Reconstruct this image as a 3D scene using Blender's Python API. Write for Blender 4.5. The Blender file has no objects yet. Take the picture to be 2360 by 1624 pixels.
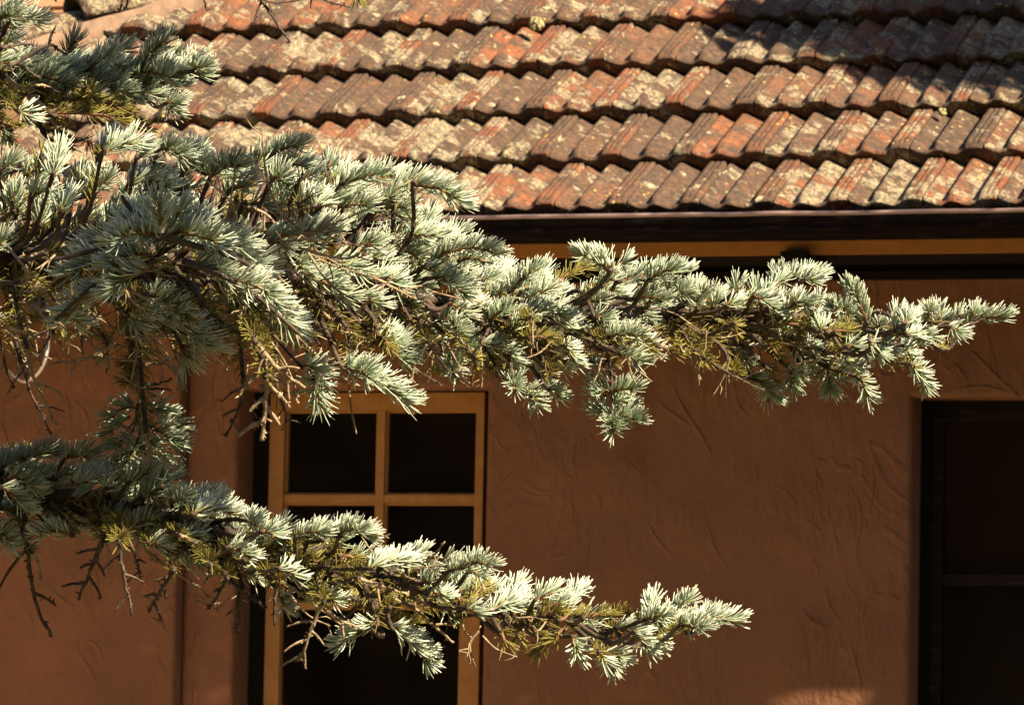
import bpy, bmesh, math, random
import numpy as np
from mathutils import Vector, Matrix
R_ = math.radians
rng = np.random.default_rng(7)
random.seed(5)
scene = bpy.context.scene
C = scene.collection

# ---------------------------------------------------------------- camera
FPX, W, H = 13500.0, 2360.0, 1624.0
CAM = np.array([4.953, -15.42, -1.908]); YAW, PIT, ROL = R_(-16.76), R_(4.96), R_(1.14)
cy_, sy_, cp_, sp_ = math.cos(YAW), math.sin(YAW), math.cos(PIT), math.sin(PIT)
F_ = np.array([sy_*cp_, cy_*cp_, sp_]); Rt = np.array([cy_, -sy_, 0.0]); Up = np.cross(Rt, F_)
cr_, sr_ = math.cos(ROL), math.sin(ROL)
RX, UX = cr_*Rt + sr_*Up, cr_*Up - sr_*Rt
cam_d = bpy.data.cameras.new('camera'); cam = bpy.data.objects.new('camera', cam_d); C.objects.link(cam)
m = Matrix.Identity(4)
for i in range(3):
    m[i][0], m[i][1], m[i][2], m[i][3] = RX[i], UX[i], -F_[i], CAM[i]
cam.matrix_world = m
cam_d.sensor_width = 36.0; cam_d.lens = FPX*36.0/W
cam_d.clip_start = 0.1; cam_d.clip_end = 2000
cam_d.dof.use_dof = True; cam_d.dof.focus_distance = 6.1; cam_d.dof.aperture_fstop = 58.0
scene.camera = cam

def ray(px, py):
    return F_ + RX*(px-W/2)/FPX - UX*(py-H/2)/FPX
def at(px, py, d):                       # point seen at a picture position, d metres along the view axis
    return CAM + ray(px, py)*d
def on_plane(px, py, p0, n):
    r = ray(px, py); p0 = np.array(p0, float); n = np.array(n, float)
    return CAM + r*(((p0-CAM)@n)/(r@n))
def on_y(px, py, y): return on_plane(px, py, (0, y, 0), (0, 1, 0))

# ---------------------------------------------------------------- light
SUN = np.array([0.70, -0.283, 0.620]); SUN /= np.linalg.norm(SUN)
world = bpy.data.worlds.new('World'); scene.world = world; world.use_nodes = True
wn = world.node_tree.nodes; wl = world.node_tree.links
bg = wn['Background']; sky = wn.new('ShaderNodeTexSky'); sky.sky_type = 'NISHITA'; sky.sun_disc = False
sky.sun_elevation = math.asin(SUN[2]); sky.sun_rotation = math.atan2(SUN[0], SUN[1])
wl.new(sky.outputs[0], bg.inputs[0]); bg.inputs[1].default_value = 0.05
sd = bpy.data.lights.new('sun', 'SUN'); sd.energy = 5.0; sd.angle = R_(0.5); sd.color = (1.0, 0.85, 0.62)
so = bpy.data.objects.new('sun', sd); C.objects.link(so); so.location = (6, -6, 12)
so.rotation_euler = Vector(SUN).to_track_quat('Z', 'Y').to_euler()
vs = scene.view_settings; vs.view_transform = 'Standard'; vs.look = 'None'; vs.gamma = 1.0; vs.exposure = 1.55
scene.cycles.max_bounces = 6; scene.cycles.diffuse_bounces = 2; scene.cycles.transparent_max_bounces = 8

# ---------------------------------------------------------------- helpers
def tag(o, label=None, cat=None, group=None, kind=None):
    if label: o['label'] = label
    if cat: o['category'] = cat
    if group: o['group'] = group
    if kind: o['kind'] = kind
    return o
def empty(name, loc, label, cat, group=None):
    o = bpy.data.objects.new(name, None); C.objects.link(o); o.location = loc
    bpy.context.view_layer.update()
    return tag(o, label, cat, group)
def link(name, me, mat, parent=None, label=None):
    o = bpy.data.objects.new(name, me); C.objects.link(o)
    if mat: me.materials.append(mat)
    if parent:
        o.parent = parent
        t = Vector((0, 0, 0)); q = parent
        while q: t += q.location; q = q.parent
        o.location = -t if parent.location.length or parent.parent else (0, 0, 0)
        # children carry world coordinates in their meshes
    if label: o['label'] = label
    return o
def from_bm(name, bm, mat, parent=None, label=None, smooth=False, bevel=0):
    if bevel:
        eg = [e for e in bm.edges if len(e.link_faces) == 2 and e.calc_face_angle(0) > 1.0]
        bmesh.ops.bevel(bm, geom=eg, offset=bevel, segments=2, affect='EDGES', clamp_overlap=True)
    bm.normal_update()
    me = bpy.data.meshes.new(name); bm.to_mesh(me); bm.free()
    if smooth:
        me.polygons.foreach_set('use_smooth', [True]*len(me.polygons))
    return link(name, me, mat, parent, label)
def box(bm, x0, x1, y0, y1, z0, z1):
    v = [bm.verts.new((x, y, z)) for x in (x0, x1) for y in (y0, y1) for z in (z0, z1)]
    for f in ((0,1,3,2),(4,6,7,5),(0,4,5,1),(2,3,7,6),(0,2,6,4),(1,5,7,3)):
        bm.faces.new([v[i] for i in f])
def boxobj(name, b, mat, parent=None, label=None, bevel=0.003):
    bm = bmesh.new(); box(bm, *b); return from_bm(name, bm, mat, parent, label, bevel=bevel)

def smooth_poly(pts, k=6):
    pts = np.array(pts, float); n = len(pts)
    if n < 3: return np.array([pts[0]+(pts[-1]-pts[0])*t for t in np.linspace(0, 1, k)])
    out = []
    for i in range(n-1):
        p0, p1, p2, p3 = pts[max(i-1, 0)], pts[i], pts[i+1], pts[min(i+2, n-1)]
        for t in np.linspace(0, 1, k, endpoint=False):
            out.append(.5*((2*p1)+(-p0+p2)*t+(2*p0-5*p1+4*p2-p3)*t*t+(-p0+3*p1-3*p2+p3)*t**3))
    out.append(pts[-1]); return np.array(out)

class NB:                                 # tiny node builder
    def __init__(s, name):
        s.m = bpy.data.materials.new(name); s.m.use_nodes = True
        s.n = s.m.node_tree.nodes; s.l = s.m.node_tree.links; s.b = s.n['Principled BSDF']
        s.tc = s.n.new('ShaderNodeTexCoord')
    def set(s, **k):
        for a, v in k.items():
            s.b.inputs[a.replace('_', ' ')].default_value = v
    def put(s, sock, v):
        if isinstance(v, bpy.types.NodeSocket): s.l.new(v, sock)
        elif v is not None: sock.default_value = v
    def noise(s, vec, scale, detail=4, rough=.55, dist=0.0):
        t = s.n.new('ShaderNodeTexNoise'); s.put(t.inputs['Vector'], vec); t.inputs['Scale'].default_value = scale
        t.inputs['Detail'].default_value = detail; t.inputs['Roughness'].default_value = rough
        t.inputs['Distortion'].default_value = dist; return t.outputs[0]
    def voro(s, vec, scale, feat='F1', out=0):
        t = s.n.new('ShaderNodeTexVoronoi'); t.feature = feat; s.put(t.inputs['Vector'], vec)
        t.inputs['Scale'].default_value = scale; return t.outputs[out]
    def map(s, scale=(1,1,1), rot=(0,0,0), vec=None):
        t = s.n.new('ShaderNodeMapping'); s.put(t.inputs[0], vec if vec else s.tc.outputs['Object'])
        t.inputs['Scale'].default_value = scale; t.inputs['Rotation'].default_value = rot; return t.outputs[0]
    def ramp(s, f, stops, interp='LINEAR'):
        t = s.n.new('ShaderNodeValToRGB'); s.put(t.inputs[0], f); e = t.color_ramp.elements; t.color_ramp.interpolation = interp
        while len(e) < len(stops): e.new(0.5)
        for q, (p, c) in zip(e, stops):
            q.position = p; q.color = (c, c, c, 1) if isinstance(c, (int, float)) else tuple(c)+(1,)
        return t.outputs[0]
    def mix(s, f, a, b, mode='MIX'):
        t = s.n.new('ShaderNodeMix'); t.data_type = 'RGBA'; t.blend_type = mode
        s.put(t.inputs[0], f); s.put(t.inputs[6], a if not isinstance(a, tuple) else a+(1,)); s.put(t.inputs[7], b if not isinstance(b, tuple) else b+(1,))
        return t.outputs[2]
    def math(s, op, a, b=None, c=None):
        t = s.n.new('ShaderNodeMath'); t.operation = op; s.put(t.inputs[0], a)
        if b is not None: s.put(t.inputs[1], b)
        if c is not None: s.put(t.inputs[2], c)
        return t.outputs[0]
    def attr(s, name):
        t = s.n.new('ShaderNodeAttribute'); t.attribute_name = name; return t
    def bump(s, h, strength=.5, dist=.01, nrm=None):
        t = s.n.new('ShaderNodeBump'); t.inputs['Strength'].default_value = strength; t.inputs['Distance'].default_value = dist
        s.put(t.inputs['Height'], h)
        if nrm: s.l.new(nrm, t.inputs['Normal'])
        s.l.new(t.outputs[0], s.b.inputs['Normal']); return t.outputs[0]
    def color(s, c): s.put(s.b.inputs['Base Color'], c if not isinstance(c, tuple) else c+(1,))

# ---------------------------------------------------------------- materials
def mat_tile():
    b = NB('weathered_terracotta'); b.set(Roughness=.9)
    at_ = b.attr('tile_rand'); rnd = at_.outputs['Fac']; rnd2 = b.attr('tile_rand2').outputs['Fac']
    base = b.ramp(rnd, [(0, (.048,.027,.015)), (.35, (.080,.040,.021)), (.6, (.115,.050,.024)), (.8, (.165,.058,.022)), (1, (.21,.062,.019))])
    o = b.map()
    n1 = b.noise(o, 9, 6, .65); n2 = b.noise(o, 45, 5, .7); n3 = b.noise(o, 160, 3, .6)
    c = b.mix(b.ramp(n1, [(.38, 0), (.62, 1)]), base, (.060,.036,.022))
    c = b.mix(b.ramp(n2, [(.45, 0), (.7, .6)]), c, (.125,.064,.033))
    rib = b.attr('rib').outputs['Fac']
    rr_ = b.math('MULTIPLY', rib, b.ramp(b.math('ADD', b.noise(o, 5.0, 3), b.math('MULTIPLY', b.math('SUBTRACT', rnd2, .5), .35)), [(.46, 0), (.64, .8)]))
    c = b.mix(rr_, c, b.mix(b.ramp(n2, [(.4, 0), (.65, 1)]), (.20,.055,.016), (.11,.044,.022)))
    # lichen crust, pale grey-beige, in patches with speckled edges
    l1 = b.math('ADD', b.math('MULTIPLY', b.noise(o, 11.0, 5, .6, .4), 1.0), b.math('MULTIPLY', b.math('SUBTRACT', n2, .5), .35))
    l1 = b.math('ADD', l1, b.math('MULTIPLY', b.math('SUBTRACT', rnd2, .5), .16))
    lm = b.ramp(l1, [(.52, 0), (.58, 1)])
    lcol = b.mix(b.ramp(n3, [(.35, 0), (.65, 1)]), (.080,.062,.040), (.31,.255,.165))
    c = b.mix(b.math('MULTIPLY', lm, .85), c, lcol)
    v = b.voro(b.mix(.06, o, b.noise(o, 30, 3)), 16)
    spots = b.math('MULTIPLY', b.ramp(v, [(.13, 1), (.20, 0)]), b.ramp(b.noise(o, 4.5, 2), [(.52, 0), (.58, 1)]))
    c = b.mix(b.math('MULTIPLY', spots, .9), c, (.36,.31,.19))
    y = b.math('MULTIPLY', b.ramp(b.voro(o, 37), [(.13, 1), (.18, 0)]), b.ramp(b.noise(o, 6.1, 2), [(.55, 0), (.6, 1)]))
    c = b.mix(y, c, (.50,.38,.12))
    # moss and dirt that gathers in thin dark specks
    c = b.mix(b.ramp(b.noise(o, 70, 6, .75), [(.52, 0), (.62, .9)]), c, (.018,.022,.014))
    c = b.mix(1.0, c, b.ramp(b.math('ADD', b.math('MULTIPLY', n3, .5), b.math('MULTIPLY', n2, .5)), [(.34, (.58,.56,.55)), (.5, (1.18,1.13,1.08)), (.66, (1.95,1.80,1.62))]), 'MULTIPLY')
    b.color(c)
    hgt = b.math('ADD', b.math('MULTIPLY', n2, .6), b.math('MULTIPLY', n3, .35)); hgt = b.math('ADD', hgt, b.math('MULTIPLY', lm, .3))
    b.bump(hgt, .9, .008)
    return b.m
def mat_stucco():
    b = NB('trowelled_stucco'); b.set(Roughness=.85)
    o = b.map(); n = b.noise(o, 3, 5, .6)
    c = b.mix(b.ramp(n, [(.3, 0), (.7, 1)]), (.152,.061,.025), (.215,.089,.038))
    c = b.mix(b.ramp(b.noise(o, 40, 4), [(.3, .0), (.8, .35)]), c, (.128,.046,.016))
    b.color(c)
    st = b.map((1, 1, .45), (0, .35, 0))
    w = b.noise(st, 4.2, 3, .5, 1.6)
    ridge = b.math('ABSOLUTE', b.math('SUBTRACT', w, .5))
    ridge = b.math('MULTIPLY', b.ramp(ridge, [(0, 1), (.03, 0)]), b.ramp(b.noise(o, 2.6, 2), [(.42, 0), (.60, 1)]))
    st2 = b.map((1, 1, .3), (0, -.5, 0))
    fan = b.math('MULTIPLY', b.noise(st2, 38, 4, .65, .8), b.ramp(b.noise(o, 3.4, 2), [(.45, .06), (.62, 1)]))
    h = b.math('ADD', b.math('MULTIPLY', ridge, .25), b.math('MULTIPLY', fan, 1.0))
    h = b.math('ADD', h, b.math('MULTIPLY', b.noise(o, 120, 3), .16))
    h = b.math('ADD', h, b.math('MULTIPLY', b.noise(st, 5, 3), 1.2))
    b.bump(h, 1.0, .013)
    return b.m
def mat_paint(name, col, col2, rough=.45, grain=30, bump=.15, spec=.5):
    b = NB(name); b.set(Roughness=rough); b.b.inputs['Specular IOR Level'].default_value = spec
    o = b.map((1, 6, 1) if grain > 20 else (1, 1, 1)); n = b.noise(o, grain, 5, .6)
    b.color(b.mix(b.ramp(n, [(.35, 0), (.7, 1)]), col, col2)); b.bump(n, bump, .002)
    return b.m
def mat_gutter():
    b = NB('brown_gutter_paint'); b.set(Roughness=.75); b.b.inputs['Specular IOR Level'].default_value = .12
    o = b.map((.5, 1, 3)); n = b.noise(o, 14, 6, .7); n2 = b.noise(b.map((.25, 1, 4)), 40, 4)
    c = b.mix(b.ramp(n, [(.4, 0), (.7, 1)]), (.010,.006,.005), (.017,.010,.008))
    c = b.mix(b.ramp(n2, [(.60, 0), (.68, .7)]), c, (.06,.042,.04)); b.color(c); b.bump(n2, .2, .002)
    return b.m
def mat_glass():
    b = NB('dark_window_glass'); nt = b.m.node_tree; out = b.n['Material Output']; b.n.remove(b.b)
    tr = b.n.new('ShaderNodeBsdfTransparent'); tr.inputs[0].default_value = (.85, .80, .75, 1)
    gl = b.n.new('ShaderNodeBsdfGlossy'); gl.inputs['Roughness'].default_value = .03
    fr = b.n.new('ShaderNodeFresnel'); fr.inputs[0].default_value = 1.45; mx = b.n.new('ShaderNodeMixShader')
    b.l.new(fr.outputs[0], mx.inputs[0]); b.l.new(tr.outputs[0], mx.inputs[1]); b.l.new(gl.outputs[0], mx.inputs[2]); df = b.n.new('ShaderNodeBsdfDiffuse'); df.inputs[0].default_value = (.30, .22, .17, 1); m2 = b.n.new('ShaderNodeMixShader')
    pane_veil = b.noise(b.map(), 5, 5, .6); b.l.new(b.ramp(pane_veil, [(.35, .006), (.7, .028)]), m2.inputs[0])  # faint brown veil put in to lift the panes from black
    b.l.new(mx.outputs[0], m2.inputs[1]); b.l.new(df.outputs[0], m2.inputs[2]); b.l.new(m2.outputs[0], out.inputs[0])
    return b.m
def mat_needle(name, c0, c1, c2, trans=.14):
    b = NB(name); b.set(Roughness=.42)
    al = b.attr('along').outputs['Fac']; rn = b.attr('shoot_tone').outputs['Fac']
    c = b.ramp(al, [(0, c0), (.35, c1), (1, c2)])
    c = b.mix(b.math('MULTIPLY', b.ramp(rn, [(0, 0), (1, 1)]), .45), c, tuple(x*y for x, y in zip(c1, (.62,.72,.60))))  # high values darken needles; set by hand to put shade into some shoots
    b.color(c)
    out = b.n['Material Output']; tl = b.n.new('ShaderNodeBsdfTranslucent'); mx = b.n.new('ShaderNodeMixShader'); mx.inputs[0].default_value = trans
    b.l.new(c, tl.inputs[0]); b.l.new(b.b.outputs[0], mx.inputs[1]); b.l.new(tl.outputs[0], mx.inputs[2]); b.l.new(mx.outputs[0], out.inputs[0])
    return b.m
def mat_wood(name, a, c, sc=60):
    b = NB(name); b.set(Roughness=.85); o = b.map(); n = b.noise(o, sc, 5, .7)
    b.color(b.mix(b.ramp(n, [(.38, 0), (.62, 1)]), a, c)); b.bump(n, .6, .002); return b.m
M = dict(
    fascia=mat_paint('ochre_fascia_paint', (.36,.155,.034), (.29,.12,.026), .6, 30, .15, .2),
    tile=mat_tile(), stucco=mat_stucco(),
    orange=mat_paint('ochre_timber_paint', (.36,.175,.052), (.28,.130,.038), .55, 30, .15, .25),
    dark=mat_paint('near_black_timber', (.006,.0045,.004), (.010,.0075,.006), .8, 30, .15, .1),
    soffit=mat_paint('dark_brown_soffit', (.008,.0055,.0045), (.013,.009,.007), .85, 30, .15, .1),
    gutter=mat_gutter(),
    glass=mat_glass(), white=mat_paint('white_plastic', (.8,.78,.74), (.75,.73,.7), .35, 5, .02),
    rim=mat_paint('gutter_lip_highlight', (.36,.24,.21), (.24,.15,.13), .45, 12, .1),  # highlight along the gutter edge put in as paler paint
    mortar=mat_wood('hip_mortar', (.17,.10,.062), (.26,.16,.10), 25),
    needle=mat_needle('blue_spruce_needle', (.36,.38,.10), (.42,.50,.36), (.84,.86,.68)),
    old=mat_needle('yellowed_spruce_needle', (.22,.14,.035), (.31,.26,.05), (.40,.34,.09), .3),
    bark=mat_wood('dark_spruce_bark', (.028,.017,.012), (.10,.062,.042)),
    twig=mat_wood('orange_brown_twig', (.11,.048,.022), (.24,.115,.055), 90),
    dead=mat_wood('lichened_dead_twig', (.17,.11,.062), (.40,.29,.17), 140),
    deadd=mat_wood('bare_dark_twig', (.028,.018,.012), (.12,.08,.05), 110),
    leaf=mat_needle('garden_leaf', (.05,.08,.02), (.06,.10,.03), (.08,.13,.04)),
    interior=mat_paint('dim_room_plaster', (.34,.22,.17), (.28,.18,.14), .9, 3, .0),
)
# ground
b = NB('dry_garden_soil'); b.set(Roughness=.95); o = b.map(); n = b.noise(o, 1.2, 8, .65); n2 = b.noise(o, 30, 5, .7)
b.color(b.mix(b.ramp(n, [(.42, 0), (.58, 1)]), b.mix(n2, (.12,.09,.05), (.22,.17,.10)), b.mix(n2, (.035,.05,.018), (.09,.095,.035)))); b.bump(n2, .6, .03); M['ground'] = b.m
GZ = CAM[2]-1.6
bm = bmesh.new(); bmesh.ops.create_grid(bm, x_segments=60, y_segments=60, size=400)
for v in bm.verts: v.co.z = GZ
tag(from_bm('ground', bm, M['ground']), kind='structure')
b = NB('sandy_bounce_surface'); b.set(Roughness=.9); o = b.map(); n = b.noise(o, 4, 6, .6)
b.color(b.mix(n, (.62,.45,.27), (.76,.58,.38))); b.bump(b.noise(o, 60, 3), .3, .004); M['bounce_slab'] = b.m
bm = bmesh.new(); box(bm, -9, .55, -6.5, -.55, GZ+.004, GZ+.03)  # unseen pale slab added to bounce sunlight onto the left wall
tag(from_bm('bounce_slab', bm, M['bounce_slab'], bevel=.004), kind='structure')

# ================================================================ HOUSE
WY = 0.17                                   # main wall face
lx = on_y(429, 1000, WY)[0]
TW, G, P = .204, .330, R_(31.1)
sl = np.array([0, math.cos(P), math.sin(P)]); nr = np.array([0, -math.sin(P), math.cos(P)])
house = empty('stucco_house', (0, WY, GZ), 'terracotta tiled house with reddish brown stucco wall and dark eaves behind the spruce branches', 'house')

def P1(u):
    return np.interp(u, [0,2.5,8,20,35,50,61,64,66.3,70,82,98,115,130,148,151.3,153.3,158,168,170.5,173,182,184.5,187,198,201,204],
                        [4,25,24,17,7,0,0,2,26,29,27,17,8,0,0,2,29,32,32,26,32,32,26,32,32,29,4])
def P2(u):
    return np.interp(u, [0,2.5,10,30,48,60,75,90,110,130,143,155,170,200,202,204], [9,24,20,11,7,11,20,17,9,6,12,23,25,25,23,9])
US = np.array([0,1.2,2.5,5,8,14,20,28,36,44,52,58,62.5,64,66.3,67.5,71,75,82,90,98,107,116,125,136,146,149.5,151.3,153.3,154.5,158,164,168,170.5,173,178,182,184.5,187,193,198,201,203,204])
VS = np.array([-.6,0.8,3.0,7,13,22,38,60,90,130,180,240,300,350])
def tile_verts(x0, k, r):
    """one interlocking tile; returns world verts (nv+3 rows x nu)"""
    rows = []
    lowp = P1((US+102) % 204)
    bot = -6 + .86*lowp + 4.5 + r.normal(0, .8)
    bb = 41 + r.normal(0, 2.0)
    tilt = r.normal(0, 1.6)
    wob = np.interp(US, [0, 60, 120, 204], r.normal(0, 1.0, 4))
    chip = r.normal(0, 1)
    topf = bb - 6 + P2(US) + wob
    rows.append((20*np.ones_like(US), bot-2))                       # underside
    rows.append((7.5+0*US, bot))
    rows.append((6.0+0*US, bot+1.2))
    rows.append((0*US+2.0, bot*.5+topf*.5-2))
    rows.append((0*US-1.5, topf-8.5))
    for v in VS:
        s = np.clip((v-6)/34, 0, 1); s = s*s*(3-2*s)
        pr = P2(US)*(1-s)+P1(US)*s
        h = bb*(1-v/330) - 6 + pr + wob*(1-v/400)
        h -= 5.5*max(0, 1-max(v, 0)/11.)**2 * 1.0
        rows.append((v+0*US, h))
    out = []
    yaw = r.normal(0, .004)
    for vv, hh in rows:
        q = np.outer(sl, vv/1000.) + np.outer(nr, (hh - 12.5 + tilt*(US/204-.5))/1000.)
        p = (np.array([[x0],[0],[0]]) + np.array([[1],[0],[0]])*US/1000.*.995 + np.outer(np.array([1,0,0]), vv/1000.*yaw) + q).T
        p = p + sl*(k*G) + sl*r.normal(0, .002)*0
        out.append(p)
    return np.concatenate(out), len(rows)
# hip line on the roof plane, read where the tiles stop
hA = on_plane(300, 72, (0,0,0), nr); hB = on_plane(524, 6, (0,0,0), nr)
hd = (hB-hA)/np.linalg.norm(hB-hA)
V, Fc, r1, r2, r3 = [], [], [], [], []
base = 0; nu = len(US)
r = np.random.default_rng(11)
KMAX = 9
for k in range(-1, KMAX):
    hipx = hA[0] + (k*G*math.sin(P)-hA[2])/hd[2]*hd[0]
    off = (-.5*k) % 1.0
    n0 = math.floor((hipx-.1)/TW - off) - 1
    for n in range(n0, 27):
        x0 = (n+off)*TW
        if x0 > 4.6: break
        vv, nv = tile_verts(x0, k, r)
        V.append(vv)
        idx = np.arange(nu*nv).reshape(nv, nu)
        f = np.stack([idx[:-1,:-1], idx[:-1,1:], idx[1:,1:], idx[1:,:-1]], -1).reshape(-1, 4)+base
        Fc.append(f); base += nu*nv
        a, c_ = r.random(), r.random()
        r3.append(np.tile((US[:-1] > 152).astype(float), nv-1)); r1.append(np.full(len(f), a)); r2.append(np.full(len(f), c_))
def np_mesh(name, V, F, fattr=None, vattr=None, smooth=True):
    V = np.asarray(V, np.float32); F = np.asarray(F, np.int32); w = F.shape[1]
    me = bpy.data.meshes.new(name); me.vertices.add(len(V)); me.vertices.foreach_set('co', V.ravel())
    me.loops.add(F.size); me.loops.foreach_set('vertex_index', F.ravel())
    me.polygons.add(len(F)); me.polygons.foreach_set('loop_start', np.arange(0, F.size, w, dtype=np.int32))
    me.polygons.foreach_set('use_smooth', np.full(len(F), smooth))
    for nm, a in (fattr or {}).items():
        t = me.attributes.new(nm, 'FLOAT', 'FACE'); t.data.foreach_set('value', np.asarray(a, np.float32))
    for nm, a in (vattr or {}).items():
        t = me.attributes.new(nm, 'FLOAT', 'POINT'); t.data.foreach_set('value', np.asarray(a, np.float32))
    me.update(calc_edges=True); return me
me = np_mesh('roof', np.concatenate(V), np.concatenate(Fc), dict(tile_rand=np.concatenate(r1), tile_rand2=np.concatenate(r2), rib=np.concatenate(r3)))
# cut along the hip
bm = bmesh.new(); bm.from_mesh(me)
hn = np.cross(hd, nr); hn /= np.linalg.norm(hn)           # points to the visible slope
if hn[0] < 0: hn = -hn
bmesh.ops.bisect_plane(bm, geom=bm.verts[:]+bm.edges[:]+bm.faces[:], plane_co=hA, plane_no=hn, clear_inner=True)
bm.to_mesh(me); bm.free()
roof = link('roof', me, M['tile'], house, 'weathered terracotta interlocking tiles blotched with pale lichen')

# solid boards below the tiles on both slopes, and the far slope beyond the hip
ridge_s = (KMAX)*G
def plane_pt(x, s, h=-.05): return np.array([x, 0, 0]) + sl*s + nr*h
bm = bmesh.new()
def slab(pts, th, n):
    a = [bm.verts.new(p) for p in pts]; b_ = [bm.verts.new(np.array(p)-np.array(n)*th) for p in pts]
    bm.faces.new(a); bm.faces.new(b_[::-1])
    for i in range(len(a)):
        j = (i+1) % len(a); bm.faces.new((a[i], b_[i], b_[j], a[j]))
def hip_at(s): 
    t = (s*math.sin(P)-hA[2])/hd[2]; return hA + hd*t
hb, ht = hip_at(-.28), hip_at(ridge_s)
slab([hb+nr*-.04, plane_pt(4.7, -.28, -.04), plane_pt(4.7, ridge_s, -.04), ht+nr*-.04], .03, nr)
o = from_bm('roof_boarding', bm, M['soffit'], house)
# far slope (faces away to the left)
bm = bmesh.new()
far = np.array([-1.0, .35, -.62]); far /= np.linalg.norm(far)
fn = np.cross(far, hd); fn /= np.linalg.norm(fn)
if fn[2] < 0: fn = -fn
slab([hb+nr*-.03, ht+nr*-.03, ht+np.array([-1.2, .9, -.75])*2.0, hb+np.array([-.5, 1.2, -.10])*1.0], .03, fn)
o = from_bm('side_slope', bm, M['tile'], house)

# hip caps: overlapping half-round tiles bedded in mortar
def cap(p0, p1, rad0, rad1, lift0, lift1, name, mat, seed):
    d = (p1-p0); L = np.linalg.norm(d); d /= L
    side = np.cross(d, np.array([0,0,1.])); side /= np.linalg.norm(side)     # towards the viewer's slope
    up = np.cross(side, d); rr = np.random.default_rng(seed)
    bm = bmesh.new(); ns, nl = 15, 12; shell = []
    for th in (0, -.014):
        grid = []
        for j in range(nl+1):
            t = j/nl; rad = rad0*(1-t)+rad1*t+th; c = p0+d*L*t + up*(lift0*(1-t)+lift1*t) + (up*th*.1)
            row = []
            for i in range(ns+1):
                a = math.pi*(i/ns)*1.06-.09; w = 1+.012*rr.normal()
                row.append(bm.verts.new(c + side*math.cos(a)*rad*1.08*w + up*math.sin(a)*rad*.72*w))
            grid.append(row)
        for j in range(nl):
            for i in range(ns):
                q = [grid[j][i], grid[j][i+1], grid[j+1][i+1], grid[j+1][i]]
                bm.faces.new(q if th == 0 else q[::-1])
        shell.append(grid)
    for j in (0, nl):
        for i in range(ns):
            q = [shell[0][j][i], shell[1][j][i], shell[1][j][i+1], shell[0][j][i+1]]
            bm.faces.new(q if j == 0 else q[::-1])
    for i in (0, ns):
        for j in range(nl):
            q = [shell[0][j][i], shell[0][j+1][i], shell[1][j+1][i], shell[1][j][i]]
            bm.faces.new(q)
    o = from_bm(name, bm, mat, roof, smooth=True)
    for nm in ('tile_rand', 'tile_rand2'):
        t = o.data.attributes.new(nm, 'FLOAT', 'FACE'); t.data.foreach_set('value', [.3+.12*(seed % 4) if nm == 'tile_rand' else .95]*len(o.data.polygons))
    return o
# cap axis sits a little beyond the tile edge
ax0 = on_plane(190, 72, hA+nr*.0-hn*.075, nr)
capn = 0
axis_pt = lambda t: ax0 + hd*t
for i in range(-3, 9):
    a0 = axis_pt(i*.36-.01); a1 = axis_pt(i*.36+.385)
    if i >= 0 or True: cap(a0, a1, .105, .085, .040, .0, 'hip_tile', M['tile'], 30+i)
# mortar bed between the tiles and the caps
bm = bmesh.new(); prev = None; rr = np.random.default_rng(3)
for i in range(0, 90):
    s = -1.3+i*.05; c = hA + hd*s
    ring = [bm.verts.new(c + hn*a + nr*h_ + nr*rr.normal()*.0015) for a, h_ in ((.012,-.02), (.010,.035), (-.02,.056), (-.055,.062), (-.12,.02))]
    if prev:
        for q in range(4): bm.faces.new((prev[q], ring[q], ring[q+1], prev[q+1]))
    prev = ring
from_bm('mortar_bed', bm, M['mortar'], roof, smooth=True)
# moss cushion on a lip
def tuft(bm, c, rad, n, seed):
    rr = np.random.default_rng(seed)
    for i in range(n):
        d = rr.normal(size=3); d /= np.linalg.norm(d); p = c + d*rad*rr.random()**.4*np.array([1.0,.6,.9])
        bmesh.ops.create_icosphere(bm, subdivisions=1, radius=.004+.005*rr.random(), matrix=Matrix.Translation(p))
b = NB('dry_moss'); b.set(Roughness=1.); b.color(b.mix(b.noise(b.map(), 200, 2), (.16,.13,.05), (.48,.42,.20))); M['moss'] = b.m
bm = bmesh.new(); tuft(bm, on_plane(1236, 56, nr*.05, nr), .020, 70, 4); from_bm('moss_cushion', bm, M['moss'], roof, smooth=True)
bm = bmesh.new(); tuft(bm, on_plane(2172, 258, nr*.03, nr), .010, 24, 5); from_bm('moss_cushion', bm, M['moss'], roof, smooth=True)

# ---- eaves: gutter, fascia, soffit
XL, XR = -2.2, 4.6
gy = -.385                                            # gutter front
z_of = lambda px, py, y: on_y(px, py, y)[2]
zt = z_of(2000, 488, gy); zb = z_of(2050, 534, gy)
prof = [(gy+.105, zt-.02), (gy+.10, zb+.012), (gy+.085, zb), (gy+.02, zb), (gy+.006, zb+.004), (gy, zb+.012), (gy+.002, zb+.026),(gy-.003, zb+.030), (gy-.004, zt-.010), (gy-.002, zt-.008)]
def extr(name, prof, x0, x1, mat, parent, nseg=24, th=.003, wob=.0012):
    bm = bmesh.new(); rr = np.random.default_rng(len(name)); prev = None
    for i in range(nseg+1):
        x = x0+(x1-x0)*i/nseg; dz = rr.normal()*wob
        ring = [bm.verts.new((x, y, z+dz)) for y, z in prof]
        if prev:
            for q in range(len(prof)-1): bm.faces.new((prev[q], ring[q], ring[q+1], prev[q+1]))
        prev = ring
    if th: bmesh.ops.solidify(bm, geom=bm.faces[:], thickness=th)
    return from_bm(name, bm, mat, parent)
gut = extr('gutter', prof, XL, XR, M['gutter'], house)
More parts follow.
